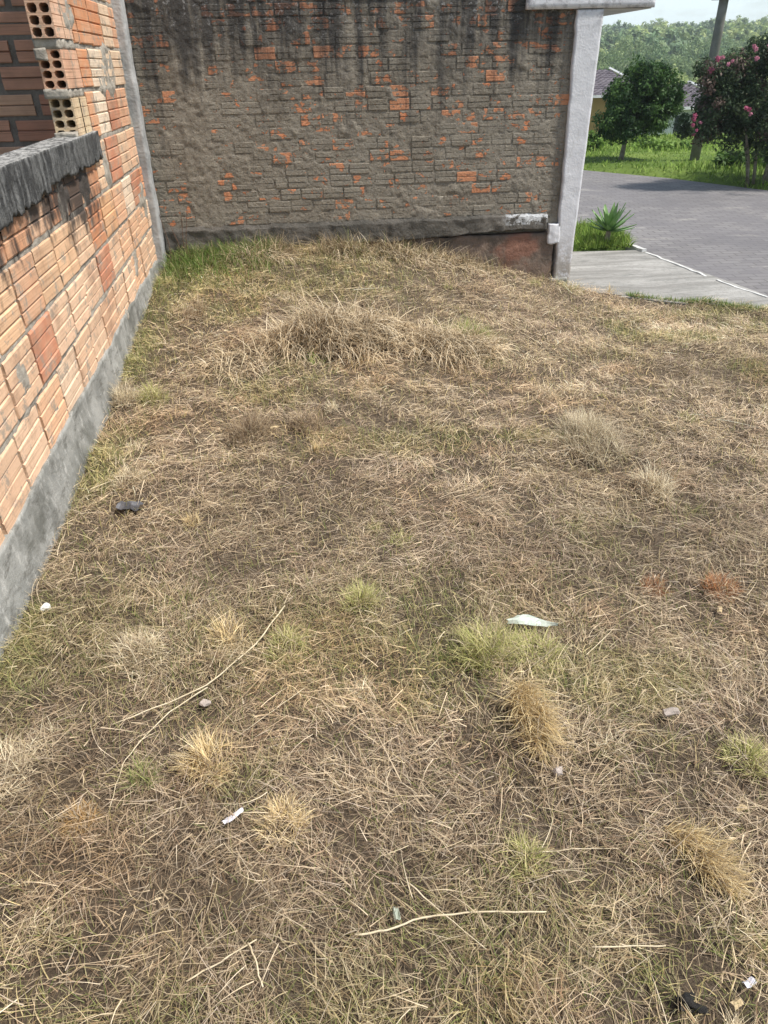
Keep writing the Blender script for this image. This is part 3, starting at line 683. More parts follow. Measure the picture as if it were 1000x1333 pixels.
# taller weeds in the far left corner
n = 2600; q = np.c_[r.uniform(-1.04, -.25, n), 5.84 - np.abs(r.normal(0, .22, n))]; q = q[(q[:, 1] > 5.0)]; n = len(q)
parts.append(blades(n, q, r.uniform(.06, .17, n), r.uniform(.003, .006, n), r.uniform(.7, 1.5, n), r.uniform(-1.2, -.2, n), r.uniform(-.6, .6, n), pick([(.10, .17, .035), (.15, .22, .05), (.20, .25, .08), (.36, .31, .16)], [3, 3, 2, 1.4], n, r), 3, 0, seed=17))
# fringe along the rear wall
n = 6500; q = np.c_[r.uniform(-1.0, 1.95, n), 5.81 - np.abs(r.normal(0, .10, n))]; q = q[r.rand(n) < sstep(.3, .6, fbm(q[:, 0] * 4, q[:, 1] * 2, 0, 88, 3))]; n = len(q)
parts.append(blades(n, q, r.uniform(.05, .19, n), r.uniform(.002, .005, n), r.uniform(.4, 1.5, n), r.uniform(-1.3, -.2, n), r.uniform(-.6, .6, n), pick([(.36, .28, .17), (.26, .20, .12), (.17, .19, .06), (.42, .34, .2), (.15, .115, .075)], [3, 3, 1.5, 2, 2], n, r), 3, 0, seed=18))
# fresh green fringe by the slab
n = 1800; tq = r.rand(n); q = np.c_[2.5 + .95 * tq, 5.83 - (.40 + .95 * tq) * .682 - np.abs(r.normal(.03, .03, n))]
parts.append(blades(n, q, r.uniform(.02, .06, n), r.uniform(.003, .006, n), r.uniform(.5, 1.4, n), r.uniform(-1., -.2, n), r.uniform(-.6, .6, n), pick([(.12, .2, .04), (.19, .25, .07)], [1, 1], n, r), 2, 0, seed=19))
V, Q, C = join(parts)
props(link('grass', mesh_np('grass', V, Q, C), M_BLADE), 'thin olive and green grass regrowing between the straw', kind='stuff')

# ------------------------------------------------------------------ tufts: things
def tuft(x, y, rad, ht, pal, n, label, sx=1, sy=1, rot=0, lean=0, az0=None, name='grass_tuft', cat='grass tuft', group='dry grass tufts on the lot', w=(.0011, .0026), seed=0, droop=(-1.1, .2), e=(.55, 1.5)):
    r = np.random.RandomState(seed + 500); a = r.uniform(0, 2 * PI, n); n = int(n * 3.4); rad *= .92; pal = [tuple(np.array(c) * .96 + np.array([.012, .01, .012])) for c in pal] + [(.40, .33, .235), (.52, .43, .31), (.26, .20, .145)]; a = r.uniform(0, 2 * PI, n); d = np.sqrt(r.rand(n)) * rad * .85
    dx, dy = np.cos(a) * d * sx, np.sin(a) * d * sy; q = np.c_[x + dx * math.cos(rot) - dy * math.sin(rot), y + dx * math.sin(rot) + dy * math.cos(rot)]
    keep = r.rand(n) < sstep(.30, .62, fbm(q[:, 0] * 26, q[:, 1] * 26, 0, seed, 2)) + .12
    q, a, d = q[keep], a[keep], d[keep]; n = len(q)
    az = a + rot + r.normal(0, 1.5, n)
    if az0 is not None: az = az0 + r.normal(0, .7, n)
    L = 1.15 * ht * r.uniform(.25, 1.0, n) * (1.05 - .5 * d / rad)
    ee = r.uniform(*e, n) - .35 * (d / rad)
    V, Q, C = blades(n, q, L, r.uniform(*w, n), ee, r.uniform(*droop, n), r.uniform(-.7, .7, n), pick(pal, np.r_[np.full(len(pal) - 3, 1.5), [.6, .5, .5]], n, r), 4, ht * .46 * np.clip(1 - (d / rad) ** 2, 0, 1) * r.uniform(0, 1, n), az=az, seed=seed)
    z0 = float(lotz(np.array([x]), np.array([y]))[0]); V = V - np.array([x, y, z0])
    o = link(name, mesh_np(name, V, Q, C), M_BLADE); o.location = (x, y, z0)
    return props(o, label, cat, group)
GOLD = [(.80, .64, .34), (.68, .53, .27), (.86, .73, .46), (.48, .36, .19)]
PALE = [(.76, .67, .46), (.62, .52, .35), (.84, .76, .56), (.42, .34, .23)]
OLIV = [(.52, .50, .20), (.42, .42, .15), (.66, .60, .30), (.28, .30, .09)]
ORNG = [(.45, .20, .08), (.36, .15, .06), (.50, .28, .12), (.24, .12, .06)]
BRWN = [(.34, .25, .15), (.26, .19, .11), (.42, .33, .20), (.18, .13, .085)]
TUFTS = [
 (1.33, 3.10, .19, .145, [(.64, .56, .38), (.52, .44, .29), (.72, .64, .46), (.34, .27, .18)], 900, 'large pale dome shaped tuft right of centre on the lot', dict(sy=1.5)),
 (.56, 1.46, .10, .17, GOLD, 560, 'long golden tuft combed flat towards the viewer below the plastic scrap', dict(sx=.7, sy=1.7, az0=-1.5)),
 (.855, .985, .085, .105, GOLD, 520, 'golden sausage shaped tuft near the lower right', dict(sx=.6, sy=1.6, rot=.5, az0=-1.1)),
 (-.369, 1.40, .085, .105, GOLD, 380, 'upright straw yellow tuft left of centre in the foreground', {}),
 (1.42, 1.97, .075, .075, ORNG, 330, 'small rust orange tuft at the right', {}),
 (1.19, 2.01, .06, .055, ORNG, 160, 'faint rusty tuft left of the rust orange one', {}),
 (-.341, 3.28, .14, .13, BRWN, 420, 'brown bristly tuft in the middle distance left of centre', {}),
 (-.058, 3.34, .11, .10, BRWN, 320, 'smaller brown tuft beside the bristly one', {}),
 (.102, 2.01, .085, .09, OLIV, 320, 'yellow green tuft in the middle of the lot', {}),
 (-1.01, 3.72, .11, .13, PALE, 330, 'pale tuft against the foot of the left wall', {}),
 (-.85, 3.70, .09, .12, OLIV, 240, 'yellowish tuft a step out from the foot of the left wall', {}),
 (1.457, 2.66, .11, .13, PALE, 260, 'wispy tuft below the large pale dome', {}),
 (-.845, 2.91, .09, .09, PALE, 240, 'low matted tuft left, above the black plastic bits', {}),
 (-.349, 1.89, .08, .11, GOLD, 240, 'golden tuft beside the top of the forked stalk', {}),
 (-.156, 1.83, .09, .08, OLIV, 240, 'green yellow tuft right of the forked stalk', {}),
 (.49, 1.73, .11, .12, OLIV, 480, 'lush yellow green tuft under the plastic scrap', {}),
 (.64, 1.70, .10, .10, OLIV, 340, 'yellow green tuft touching the right of the plastic scrap', {}),
 (-.628, 1.84, .10, .10, PALE, 260, 'pale tuft in the green patch at the left', {}),
 (-.93, 1.43, .10, .09, PALE, 260, 'pale spreading tuft at the left edge', {}),
 (1.10, 1.22, .07, .08, OLIV, 240, 'greenish tuft at the right edge', {}),
 (-.165, 1.19, .07, .08, GOLD, 220, 'ochre tuft in the centre foreground', {}),
 (-.69, 1.26, .055, .06, [(.50, .34, .15), (.44, .28, .12)], 150, 'orange brown tuft in the left foreground', dict()),
 (.42, 1.02, .06, .07, OLIV, 160, 'brown and green tuft above the long reed stalk', {}),
 (-.55, 1.36, .05, .09, [(.20, .25, .08), (.28, .30, .10), (.38, .34, .16)], 150, 'fresh green tuft between the forked stalk and wrapper', {}),
 (.02, 4.02, .05, .14, [(.25, .40, .05), (.32, .44, .08)], 60, 'bright green sprout at the foot of the straw heap', {}),
 (1.02, 4.45, .16, .12, [(.28, .36, .08), (.36, .38, .14), (.44, .38, .2)], 420, 'light green tuft right of the straw heap', {}),
 (-.72, 4.75, .12, .13, BRWN, 200, 'reddish brown tuft near the far left corner', {}),
 (.95, .62, .06, .07, OLIV, 160, 'green sprig at the lower right corner', {}),
]
for i, (x, y, rad, ht, pl_, n_, lab, kw) in enumerate(TUFTS): tuft(x, y, rad, ht, pl_, n_, lab, seed=i * 3 + 1, **kw)
# smaller anonymous knots
rr = np.random.RandomState(77); P_ = lot_pts(70, 78); 
SEEN = set()
for i, (x, y) in enumerate(P_):
    key = (i % 4, sum(y > v for v in (1.3, 2.6, 4)), sum(x > v for v in (-.55, .2, 1.2)))
    if key in SEEN: continue
    SEEN.add(key)
    tuft(x, y, rr.uniform(.03, .07), rr.uniform(.04, .085), [PALE, BRWN, OLIV, GOLD][i % 4], 70, '%s low knot of cut grass, %s part of the lot%s' % (['pale', 'brown', 'olive', 'golden'][i % 4], 'nearest' if y < 1.3 else 'middle' if y < 2.6 else 'farther' if y < 4 else 'farthest', ', beside the left wall' if x < -.55 else ', left of centre' if x < .2 else ', right of centre' if x < 1.2 else ', towards the right edge'), seed=900 + i, group='small low grass knots')
# heap of cut reed grass: mound of long drooping leaves
HEAP = [(.72, .60, .41), (.58, .46, .30), (.36, .28, .185), (.72, .62, .46), (.24, .18, .12)]
def heap(x, y, rx, ry, h, n, label, seed):
    r = np.random.RandomState(seed); a = r.uniform(0, 2 * PI, n); d = np.sqrt(r.rand(n)); q = np.c_[x + np.cos(a) * d * rx, y + np.sin(a) * d * ry]
    zo = h * (1 - d ** 2) * r.uniform(.2, 1, n) * (.45 + 1.1 * fbm(q[:, 0] * 7, q[:, 1] * 7, 0, seed, 2)) + .01
    az = np.where(r.rand(n) < .35, a + r.normal(0, .8, n), np.where(r.rand(n) < .5, -PI / 2 + r.normal(0, .8, n), r.uniform(0, 2 * PI, n)))
    V, Q, C = blades(n, q, r.uniform(.06, .22, n), r.uniform(.002, .006, n), r.uniform(-.1, 1.1, n), r.uniform(-1.7, -.5, n), r.uniform(-.6, .6, n), pick(HEAP, [3, 3, 2.4, 1.6, 1.6], n, r), 5, zo, az=az, seed=seed)
    z0 = float(lotz(np.array([x]), np.array([y]))[0])
    # soil and thatch core
    o = link('cut_grass_heap', mesh_np('cut_grass_heap', V - np.array([x, y, z0]), Q, C), M_BLADE); o.location = (x, y, z0)
    props(o, label, 'grass heap')
    return o
heap(.18, 4.28, .50, .19, .25, 4600, 'long heap of cut reed leaves in the middle of the lot', 301)
heap(.84, 4.22, .32, .15, .13, 1500, 'lower heap of cut leaves right of the long heap', 302)
heap(-.45, 4.05, .20, .16, .06, 380, 'thin scatter of cut leaves left of the long heap', 303)
heap(.75, 5.70, .70, .09, .03, 800, 'brown grass bank piled against the rear wall footing', 304)
heap(-.35, 5.60, .28, .10, .08, 600, 'brown dry leaves under the rear wall near the corner', 305)

# ------------------------------------------------------------------ stalks and litter
def tube(pts, rad, sides=5, taper=.6):
    V = []; Fc = []; n = len(pts); pts = [Vector(p) for p in pts]
    for i, p in enumerate(pts):
        d = (pts[min(i + 1, n - 1)] - pts[max(i - 1, 0)]).normalized(); u = d.cross(Vector((0, 0, 1)));
        if u.length < 1e-3: u = Vector((1, 0, 0))
        u.normalize(); v = d.cross(u); rr_ = rad * (1 - (1 - taper) * i / (n - 1))
        for s in range(sides):
            a = 2 * PI * s / sides; V.append(p + u * math.cos(a) * rr_ + v * math.sin(a) * rr_)
    for i in range(n - 1):
        for s in range(sides): Fc.append((i * sides + s, i * sides + (s + 1) % sides, (i + 1) * sides + (s + 1) % sides, (i + 1) * sides + s))
    Fc += [tuple(range(sides))[::-1], tuple((n - 1) * sides + s for s in range(sides))]
    return V, Fc
def lz1(x, y): return float(lotz(np.array([x]), np.array([y]))[0])
def stalk(pts, rad, label, mat, sub=4, lift=.035, name='reed_stalk', parent=None, taper=.5):
    P = []
    for i in range(len(pts) - 1):
        for s in range(sub):
            f = s / sub; x = pts[i][0] * (1 - f) + pts[i + 1][0] * f; y = pts[i][1] * (1 - f) + pts[i + 1][1] * f; P.append((x + random.uniform(-.002, .002), y + random.uniform(-.002, .002)))
    P.append(pts[-1][:2]); b = Vector((P[0][0], P[0][1], lz1(*P[0])))
    zz = [lz1(x, y) for x, y in P]; rad *= .72; zz = [sum(zz[max(0, i - 3):i + 4]) / len(zz[max(0, i - 3):i + 4]) for i in range(len(zz))]
    V, Fc = tube([(x, y, z_ + lift) for (x, y), z_ in zip(P, zz)], rad, 5, taper)
    if parent is None:
        o = link(name, mesh_py(name, [v - b for v in V], Fc, True), mat); o.location = b
        return props(o, label, 'dry stalk', 'dry reed stalks lying on the grass')
    return link(name, mesh_py(name, V, Fc, True), mat, parent)
M_REED = simple('dry_reed', (.50, .42, .28), (.64, .56, .41), 30, bump=.2)
M_REED2 = simple('dark_reed', (.30, .24, .17), (.42, .34, .24), 30, bump=.2)
e = empty('forked_stalk', (-.257, 1.837, -1.65), 'long forked pale stalk lying left of centre', 'dry stalk')
stalk([(-.165, 2.02), (-.257, 1.837), (-.401, 1.675), (-.55, 1.60), (-.66, 1.548)], .0042, '', M_REED, parent=e, name='stem')
stalk([(-.401, 1.675), (-.50, 1.58), (-.57, 1.47), (-.605, 1.40), (-.612, 1.27)], .003, '', M_REED, parent=e, name='branch')
stalk([(-.165, 2.02), (-.14, 2.10)], .002, '', M_REED, parent=e, name='branch')
stalk([(-.004, .894), (.07, .897), (.153, .912), (.29, .905), (.436, .886)], .0036, 'long bent white reed stalk across the bottom centre', M_REED, taper=.7)
stalk([(.13, 1.0), (.20, .915), (.283, .822)], .0028, 'pale stalk crossing over the long bent reed', M_REED)
stalk([(-.101, 1.63), (-.19, 1.555), (-.282, 1.481)], .002, 'thin straight stalk right of the forked stalk', M_REED)
stalk([(-.37, .838), (-.30, .868), (-.222, .905)], .0028, 'short pale stalk slanting up at the lower left', M_REED, taper=.8)
stalk([(-.240, .900), (-.222, .855), (-.205, .805)], .0032, 'short thick stalk slanting down at the lower left', M_REED, taper=.8)
stalk([(.515, .801), (.60, .795), (.675, .786)], .0026, 'short straight white stalk at the lower right', M_REED, taper=.8)
stalk([(.62, 1.47), (.66, 1.38), (.75, 1.31), (.88, 1.25)], .0028, 'brown curved stalk right of the golden combed tuft', M_REED2)
stalk([(-.63, .66), (-.50, .70), (-.42, .75)], .003, 'pale stalk at the bottom left corner', M_REED)
stalk([(.46, 1.03), (.55, 1.035), (.66, 1.02)], .002, 'fine straw colored stalk right of centre foreground', M_REED)
stalk([(.23, 1.35), (.30, 1.42)], .002, 'short fine stalk in the middle foreground', M_REED)
# upright dead stem on the right part of the lot
z0 = lz1(1.765, 3.10); V, Fc = tube([(1.765, 3.10, z0), (1.767, 3.10, z0 + .08), (1.762, 3.10, z0 + .17)], .004, 5, .6)
props(link('dead_stem', mesh_py('dead_stem', V, Fc), M_REED), 'single pale stem standing upright on the right side', 'dry stalk')
for i, (x, h_, lx) in enumerate([(-1.02, .34, .03), (-.955, .30, .05), (-.90, .26, -.01), (-.87, .31, -.03)]):
    z0 = lz1(x, 5.78); V, Fc = tube([(x + lx * .6, 5.79, z0 - .02), (x + lx * .3, 5.80, z0 + h_ * .5), (x - lx, 5.815, z0 + h_ + .05)], .0038, 5, .5)
    props(link('weed_stalk', mesh_py('weed_stalk', V, Fc), M_STEEL), ['leftmost and tallest', 'second from the left', 'shortest', 'rightmost'][i] + ' bare dark weed stalk on the rear wall in the corner', 'weed stalk', 'dark weed stalks in the far left corner')
def blob(name, x, y, r3, mat, label, cat, seed, zo=.02, sub=2, rough=.35, flat=None, rot=0):
    bm = bmesh.new(); bmesh.ops.create_icosphere(bm, subdivisions=sub, radius=1); r = random.Random(seed); ph = [r.uniform(0, 9) for _ in range(6)]
    for v in bm.verts:
        c = v.co.copy(); f = 1 + rough * (math.sin(c.x * 2.7 + ph[0]) * math.sin(c.y * 3.1 + ph[1]) + .5 * math.sin(c.z * 6 + ph[2]) * math.sin(c.x * 5 + ph[3]))
        v.co = Vector((c.x * r3[0] * f, c.y * r3[1] * f, c.z * r3[2] * f))
    me = bpy.data.meshes.new(name); bm.to_mesh(me); bm.free(); o = link(name, me, mat); o.location = (x, y, lz1(x, y) + zo); o.rotation_euler = (0, 0, rot)
    return props(o, label, cat)
blob('stone', .952, 1.385, (.030, .014, .012), M_STONE, 'flat pinkish grey stone on the straw at the right', 'stone', 1, .035)
blob('stone', .577, 1.246, (.015, .014, .012), M_STONE, 'small round grey stone left of the flat one', 'stone', 2, .03)
blob('stone', -.405, 1.62, (.016, .012, .008), M_STONE, 'small pale stone below the forked stalk', 'stone', 3, .028)
blob('stone', -.99, 2.09, (.018, .015, .012), M_HWHITE, 'white pebble near the footing at the left', 'stone', 6, .03)
blob('clod', .673, .672, (.026, .019, .011), simple('charred', (.012, .012, .012), (.03, .028, .026), 60, bump=1), 'black charred lump at the bottom right', 'clod', 4, .02, 3, .7)
def crumple(name, x, y, sx, sy, h, mat, label, cat, seed, rot=0, zo=.035, nx=9, ny=5, outline=None):
    r = random.Random(seed); V = []; Fc = []
    for j in range(ny + 1):
        for i in range(nx + 1):
            u, v = i / nx - .5, j / ny - .5; wdt = 1
            if outline: wdt = outline(u)
            z_ = h * (math.sin(u * 7 + seed) * .5 + math.sin(v * 8 + u * 5 + seed * 2) * .4 + r.uniform(-.35, .35)) + h * 1.2 * (1 - (2 * v) ** 2)
            V.append((u * sx + r.uniform(-.03, .03) * sx, v * sy * wdt + r.uniform(-.04, .04) * sy + (.0 if not outline else .25 * sy * math.cos(u * 3)), z_))
    for j in range(ny):
        for i in range(nx): a = j * (nx + 1) + i; Fc.append((a, a + 1, a + nx + 2, a + nx + 1))
    me = mesh_py(name, V, Fc); o = link(name, me, mat); o.location = (x, y, lz1(x, y) + zo); o.rotation_euler = (0, 0, rot)
    md = o.modifiers.new('s', 'SOLIDIFY'); md.thickness = .0012
    return props(o, label, cat)
M_PLAST = simple('cloudy_plastic', (.34, .39, .33), (.50, .54, .47), 20, rough=.35, spec=.5)
M_PAPER = simple('white_wrapper', (.50, .49, .54), (.68, .67, .72), 30, rough=.5)
M_BLKPL = simple('grey_plastic', (.06, .06, .065), (.13, .13, .14), 20, rough=.4)
M_DRYLF = simple('dry_leaf', (.38, .29, .16), (.50, .40, .25), 20)
M_SHARD = simple('grey_shard', (.22, .25, .20), (.33, .36, .29), 30, rough=.4)
crumple('plastic_scrap', .665, 1.815, .165, .055, .007, M_PLAST, 'crumpled pale green plastic scrap among the yellow green tufts', 'plastic scrap', 3, -.25, .055, outline=lambda u: 1.15 - 1.9 * abs(u + .05))
crumple('wrapper', -.292, 1.210, .058, .014, .004, M_PAPER, 'small twisted white candy wrapper in the left foreground', 'wrapper', 5, .62, .035, 8, 3)
crumple('plastic_scrap', -.815, 2.72, .10, .055, .012, M_BLKPL, 'dark grey crumpled plastic bits at the left of the lot', 'plastic scrap', 7, -.3, .03)
crumple('plastic_scrap', .095, .928, .014, .030, .005, M_SHARD, 'small grey green shard beside the long bent reed', 'plastic scrap', 9, .1, .035, 4, 5)
crumple('paper_scrap', .812, .690, .026, .014, .004, M_PAPER, 'torn white paper scrap in the lower right corner', 'paper scrap', 11, .3, .03, 6, 3)
crumple('dry_leaf', .765, .655, .024, .015, .004, M_DRYLF, 'curled tan leaf beside the torn paper scrap', 'leaf', 12, .3, .03, 6, 3)
crumple('dry_leaf', 1.357, 1.853, .035, .016, .004, M_DRYLF, 'curled yellow leaf below the rust orange tuft', 'leaf', 13, 1.0, .03, 6, 3)
crumple('dry_leaf', 1.02, 1.095, .03, .016, .004, M_DRYLF, 'tan leaf at the right edge of the lot', 'leaf', 14, .2, .015, 6, 3)
crumple('dry_leaf', -.215, 3.28, .04, .02, .004, M_DRYLF, 'pale leaf between the two brown tufts', 'leaf', 15, .2, .04, 6, 3)

# ------------------------------------------------------------------ verge, agave
def prism_tilt(): pass
def verge_in(x, y): return (x > 2.0) & (x < 3.36 - .12 * sstep(7.6, 7.2, y) * 2) & (y > 7.14) & (y < 8.28)
vg = grid_mesh('verge', np.arange(1.9, 3.42, .05), np.arange(7.08, 8.4, .05), lambda x, y: -1.72 + .15 * sstep(0, .12, np.minimum(np.minimum(3.40 - .16 * sstep(7.7, 7.1, y) - x, y - 7.10), 8.3 - y)) + fbm(x * 5, y * 5, 0, 3, 2) * .02)
props(link('verge', vg, M_TERR), 'small raised verge behind the driveway', kind='structure')
def vz(x, y): return -1.57 + 0 * x
n = 9000; q = np.c_[r.uniform(1.95, 3.32, n), r.uniform(7.13, 8.25, n)]; q = q[q[:, 0] < 3.36 - .16 * sstep(7.7, 7.1, q[:, 1])]; n = len(q)
V, Q, C = blades(n, q, r.uniform(.05, .13, n), r.uniform(.005, .010, n), r.uniform(.5, 1.45, n), r.uniform(-1.2, -.2, n), r.uniform(-.5, .5, n), pick([(.13, .22, .03), (.19, .28, .05), (.09, .15, .03), (.26, .30, .08)], [3, 3, 2, 1], n, r), 2, 0, zf=vz, seed=41)
props(link('verge_grass', mesh_np('verge_grass', V, Q, C), M_BLADE), 'bright green grass on the small verge', kind='stuff')
ag = empty('agave_plant', (3.0, 7.30, -1.57), 'spiky dark green agave rosette on the small grass verge', 'plant')
t = NT('agave_leaf', .5, .4); M_AGAVE = t.done(t.mix(t.ramp(t.noise(8, 3), .3, .7), (.10, .19, .06), (.18, .30, .10)))
V, Fc = tube([(3.0, 7.30, -1.58), (3.01, 7.30, -1.44)], .03, 7, .8); link('stem', mesh_py('stem', V, Fc), M_BARK, ag)
for i in range(30):
    a = i * 2.4; el = -.05 + 1.3 * (i / 30); L = random.uniform(.20, .27); w = .030
    d = Vector((math.cos(a) * math.cos(el), math.sin(a) * math.cos(el), math.sin(el))); s = Vector((-math.sin(a), math.cos(a), 0)); up = s.cross(d) * -1
    b = Vector((3.01, 7.30, -1.44)); V = []; Fc = []
    for q_, (f, ww) in enumerate([(0, .6), (.3, 1), (.6, .9), (.85, .45), (1, .03)]):
        c = b + d * L * f + Vector((0, 0, .03 * f * f)); V += [c - s * w * ww + up * .006, c - up * .007 * ww, c + s * w * ww + up * .006, c + up * .004]
    for q_ in range(4):
        for k in range(4): Fc.append((q_ * 4 + k, q_ * 4 + (k + 1) % 4, q_ * 4 + 4 + (k + 1) % 4, q_ * 4 + 4 + k))
    link('leaf', mesh_py('leaf', V, Fc), M_AGAVE, ag)

# ------------------------------------------------------------------ field grass beyond the road
n = 60000; q = np.c_[r.uniform(2.0, 17, n), r.uniform(8.5, 26, n)]; dd = far_d(q[:, 0], q[:, 1]); ok = (dd > .12) & (np.abs(q[:, 0] / q[:, 1] - .52) < .27) & (r.rand(n) < np.clip(1.3 - dd * .07, .3, 1)); q = q[ok]; n = len(q)
tall = fbm(q[:, 0] * .7, q[:, 1] * .7, 0, 91, 3); edge = np.exp(-(far_d(q[:, 0], q[:, 1]) - .5) ** 2 / .3)
L = r.uniform(.05, .13, n) * (.45 + 1.0 * sstep(.4, .65, tall) + .35 * edge)
gc = pick([(.17, .27, .045), (.22, .33, .06), (.12, .19, .035), (.30, .38, .10)], [3, 3, 1.6, 1.4], n, r) * (.75 + .5 * fbm(q[:, 0] * .9, q[:, 1] * .9, 0, 95, 3))[:, None]
V, Q, C = blades(n, q, L, r.uniform(.012, .026, n), r.uniform(.6, 1.5, n), r.uniform(-1.2, -.2, n), r.uniform(-.4, .4, n), gc, 2, -.01, zf=terrz, seed=43)
props(link('field_grass', mesh_np('field_grass', V, Q, C), M_BLADE), 'tall bright green grass across the road', kind='stuff')

# ------------------------------------------------------------------ trees
def leaf_cloud(centers, crad, nper, size, cols, seed, upbias=.35, quad=True):
    r = np.random.RandomState(seed); m_ = len(centers); n = m_ * nper
    c = np.repeat(centers, nper, 0); cr_ = np.repeat(crad, nper); v = r.normal(size=(n, 3)); v /= np.linalg.norm(v, axis=1)[:, None]
    p = c + v * (cr_ * r.rand(n) ** .45)[:, None]
    nn = v + r.normal(0, .6, (n, 3)) + np.array([0, 0, upbias]); nn /= np.linalg.norm(nn, axis=1)[:, None]
    a = np.cross(nn, r.normal(size=(n, 3))); a /= np.linalg.norm(a, axis=1)[:, None]; b = np.cross(nn, a)
    s = (size * r.uniform(.6, 1.35, n))[:, None]
    V = np.stack([p - a * s, p - b * s * .45 + nn * s * .12, p + a * s, p + b * s * .45 + nn * s * .12], 1).reshape(-1, 3)
    Q = (np.arange(n) * 4)[:, None] + np.arange(4)[None]
    cc = np.repeat(pick(cols, np.ones(len(cols)), m_, r), nper, 0) * r.uniform(.75, 1.25, n)[:, None]
    return V, Q, np.clip(np.repeat(cc, 4, 0), 0, 1)
def crown_centers(cx, cy, cz, rx, ry, rz, n, seed, inner=.35, lump=.3):
    r = np.random.RandomState(seed); v = r.normal(size=(n, 3)); v /= np.linalg.norm(v, axis=1)[:, None]
    rad = inner + (1 - inner) * r.rand(n) ** .6; rad *= 1 - lump * .5 + lump * vn(v[:, 0] * 2.5 + 7, v[:, 1] * 2.5 + 3, v[:, 2] * 2.5, seed)
    return np.array([cx, cy, cz]) + v * rad[:, None] * np.array([rx, ry, rz])
def limb(parent, pts, rad, name, mat=M_BARK, taper=.5, sides=7):
    V, Fc = tube(pts, rad, sides, taper); return link(name, mesh_py(name, V, Fc, True), mat, parent)
# round dark tree across the road
T1 = empty('round_tree', (6.02, 14.5, -1.62), 'small round dark green tree standing across the road', 'tree')
limb(T1, [(6.02, 14.5, -1.70), (6.05, 14.5, -1.35), (6.10, 14.5, -1.05)], .055, 'trunk')
for dx, dy, dz in ((.35, .1, .35), (-.4, -.1, .3), (.1, .3, .45), (-.1, -.25, .4), (.45, -.1, .15)):
    limb(T1, [(6.10, 14.5, -1.07), (6.1 + dx * .5, 14.5 + dy * .5, -1.05 + dz * .6), (6.1 + dx, 14.5 + dy, -1.05 + dz)], .03, 'limb')
cc1 = np.r_[crown_centers(6.30, 14.5, -.60, .66, .66, .55, 140, 1, .3), crown_centers(5.80, 14.4, -.92, .44, .4, .26, 40, 2, .2), crown_centers(6.22, 14.4, -.22, .36, .36, .20, 26, 3, .2), crown_centers(6.66, 14.4, -.62, .34, .4, .26, 30, 4, .2), crown_centers(6.0, 14.3, -1.12, .32, .35, .16, 18, 5, .2), crown_centers(6.45, 14.3, -1.0, .22, .3, .14, 10, 6, .2)]
V, Q, C = leaf_cloud(cc1, np.random.RandomState(1).uniform(.07, .20, len(cc1)), 95, .032, [(.045, .10, .025), (.065, .13, .032), (.03, .07, .02), (.10, .18, .045)], 5)
link('crown', mesh_np('crown', V, Q, C), M_LEAF, T1)
# crape myrtle with pink flowers
T2 = empty('flowering_shrub', (6.95, 11.3, -1.62), 'dark crape myrtle shrub with pink flower heads at the right edge', 'shrub')
for dx, lean in ((-.22, -.10), (-.1, .02), (.02, -.04), (.1, .12), (-.16, .1), (.2, .2)):
    limb(T2, [(6.95 + dx, 11.3 + lean * .3, -1.72), (6.95 + dx * 1.5, 11.3 + lean, -1.3), (6.95 + dx * 2.6, 11.3 + lean * 2, -.8)], .028, 'stem')
cc2 = np.r_[crown_centers(7.05, 11.3, -.52, 1.0, .9, .62, 180, 11, .3), crown_centers(5.86, 11.25, -.82, .36, .4, .17, 44, 12, .2), crown_centers(6.0, 11.25, -.22, .44, .4, .20, 52, 13, .2), crown_centers(6.6, 11.2, .02, .5, .45, .20, 40, 14, .2), crown_centers(7.2, 11.2, .20, .6, .45, .22, 44, 15, .2), crown_centers(6.05, 11.2, -.55, .40, .4, .26, 52, 19, .2), crown_centers(7.0, 11.1, -1.12, .5, .4, .2, 30, 16, .2), crown_centers(6.45, 11.1, -.9, .4, .4, .25, 36, 17, .2)]
V, Q, C = leaf_cloud(cc2, np.random.RandomState(2).uniform(.08, .17, len(cc2)), 90, .026, [(.04, .068, .03), (.055, .09, .038), (.032, .05, .026), (.11, .078, .062), (.07, .10, .045), (.05, .08, .035), (.08, .12, .05)], 6)
link('crown', mesh_np('crown', V, Q, C), M_LEAF, T2)
rf = np.random.RandomState(21)
fl = [(5.72, 10.95, -.06), (5.82, 10.9, .0), (6.12, 10.75, .05), (6.30, 10.72, .10), (6.38, 10.70, .14), (6.72, 10.65, .24), (6.80, 10.62, .27), (6.98, 10.6, .32), (7.05, 10.6, .36), (6.50, 10.35, -.12), (6.10, 10.55, -.62), (6.55, 10.3, -.70), (6.75, 10.25, -.62), (6.5, 10.3, -.82), (6.86, 10.3, -.1), (5.52, 10.9, -.72), (5.62, 10.9, -.84), (6.9, 10.5, .22), (6.6, 10.6, .18)]
for i, f in enumerate(fl):
    V, Q, C = leaf_cloud(np.array([f]) + rf.normal(0, .045, (3, 3)), np.array([.045, .05, .04]) * rf.uniform(.4, 1.05), 60, .013, [(.50, .13, .23), (.40, .09, .17), (.56, .24, .32)], 60 + i)
    link('flower_head', mesh_np('flower_head', V, Q, C), M_LEAF, T2)
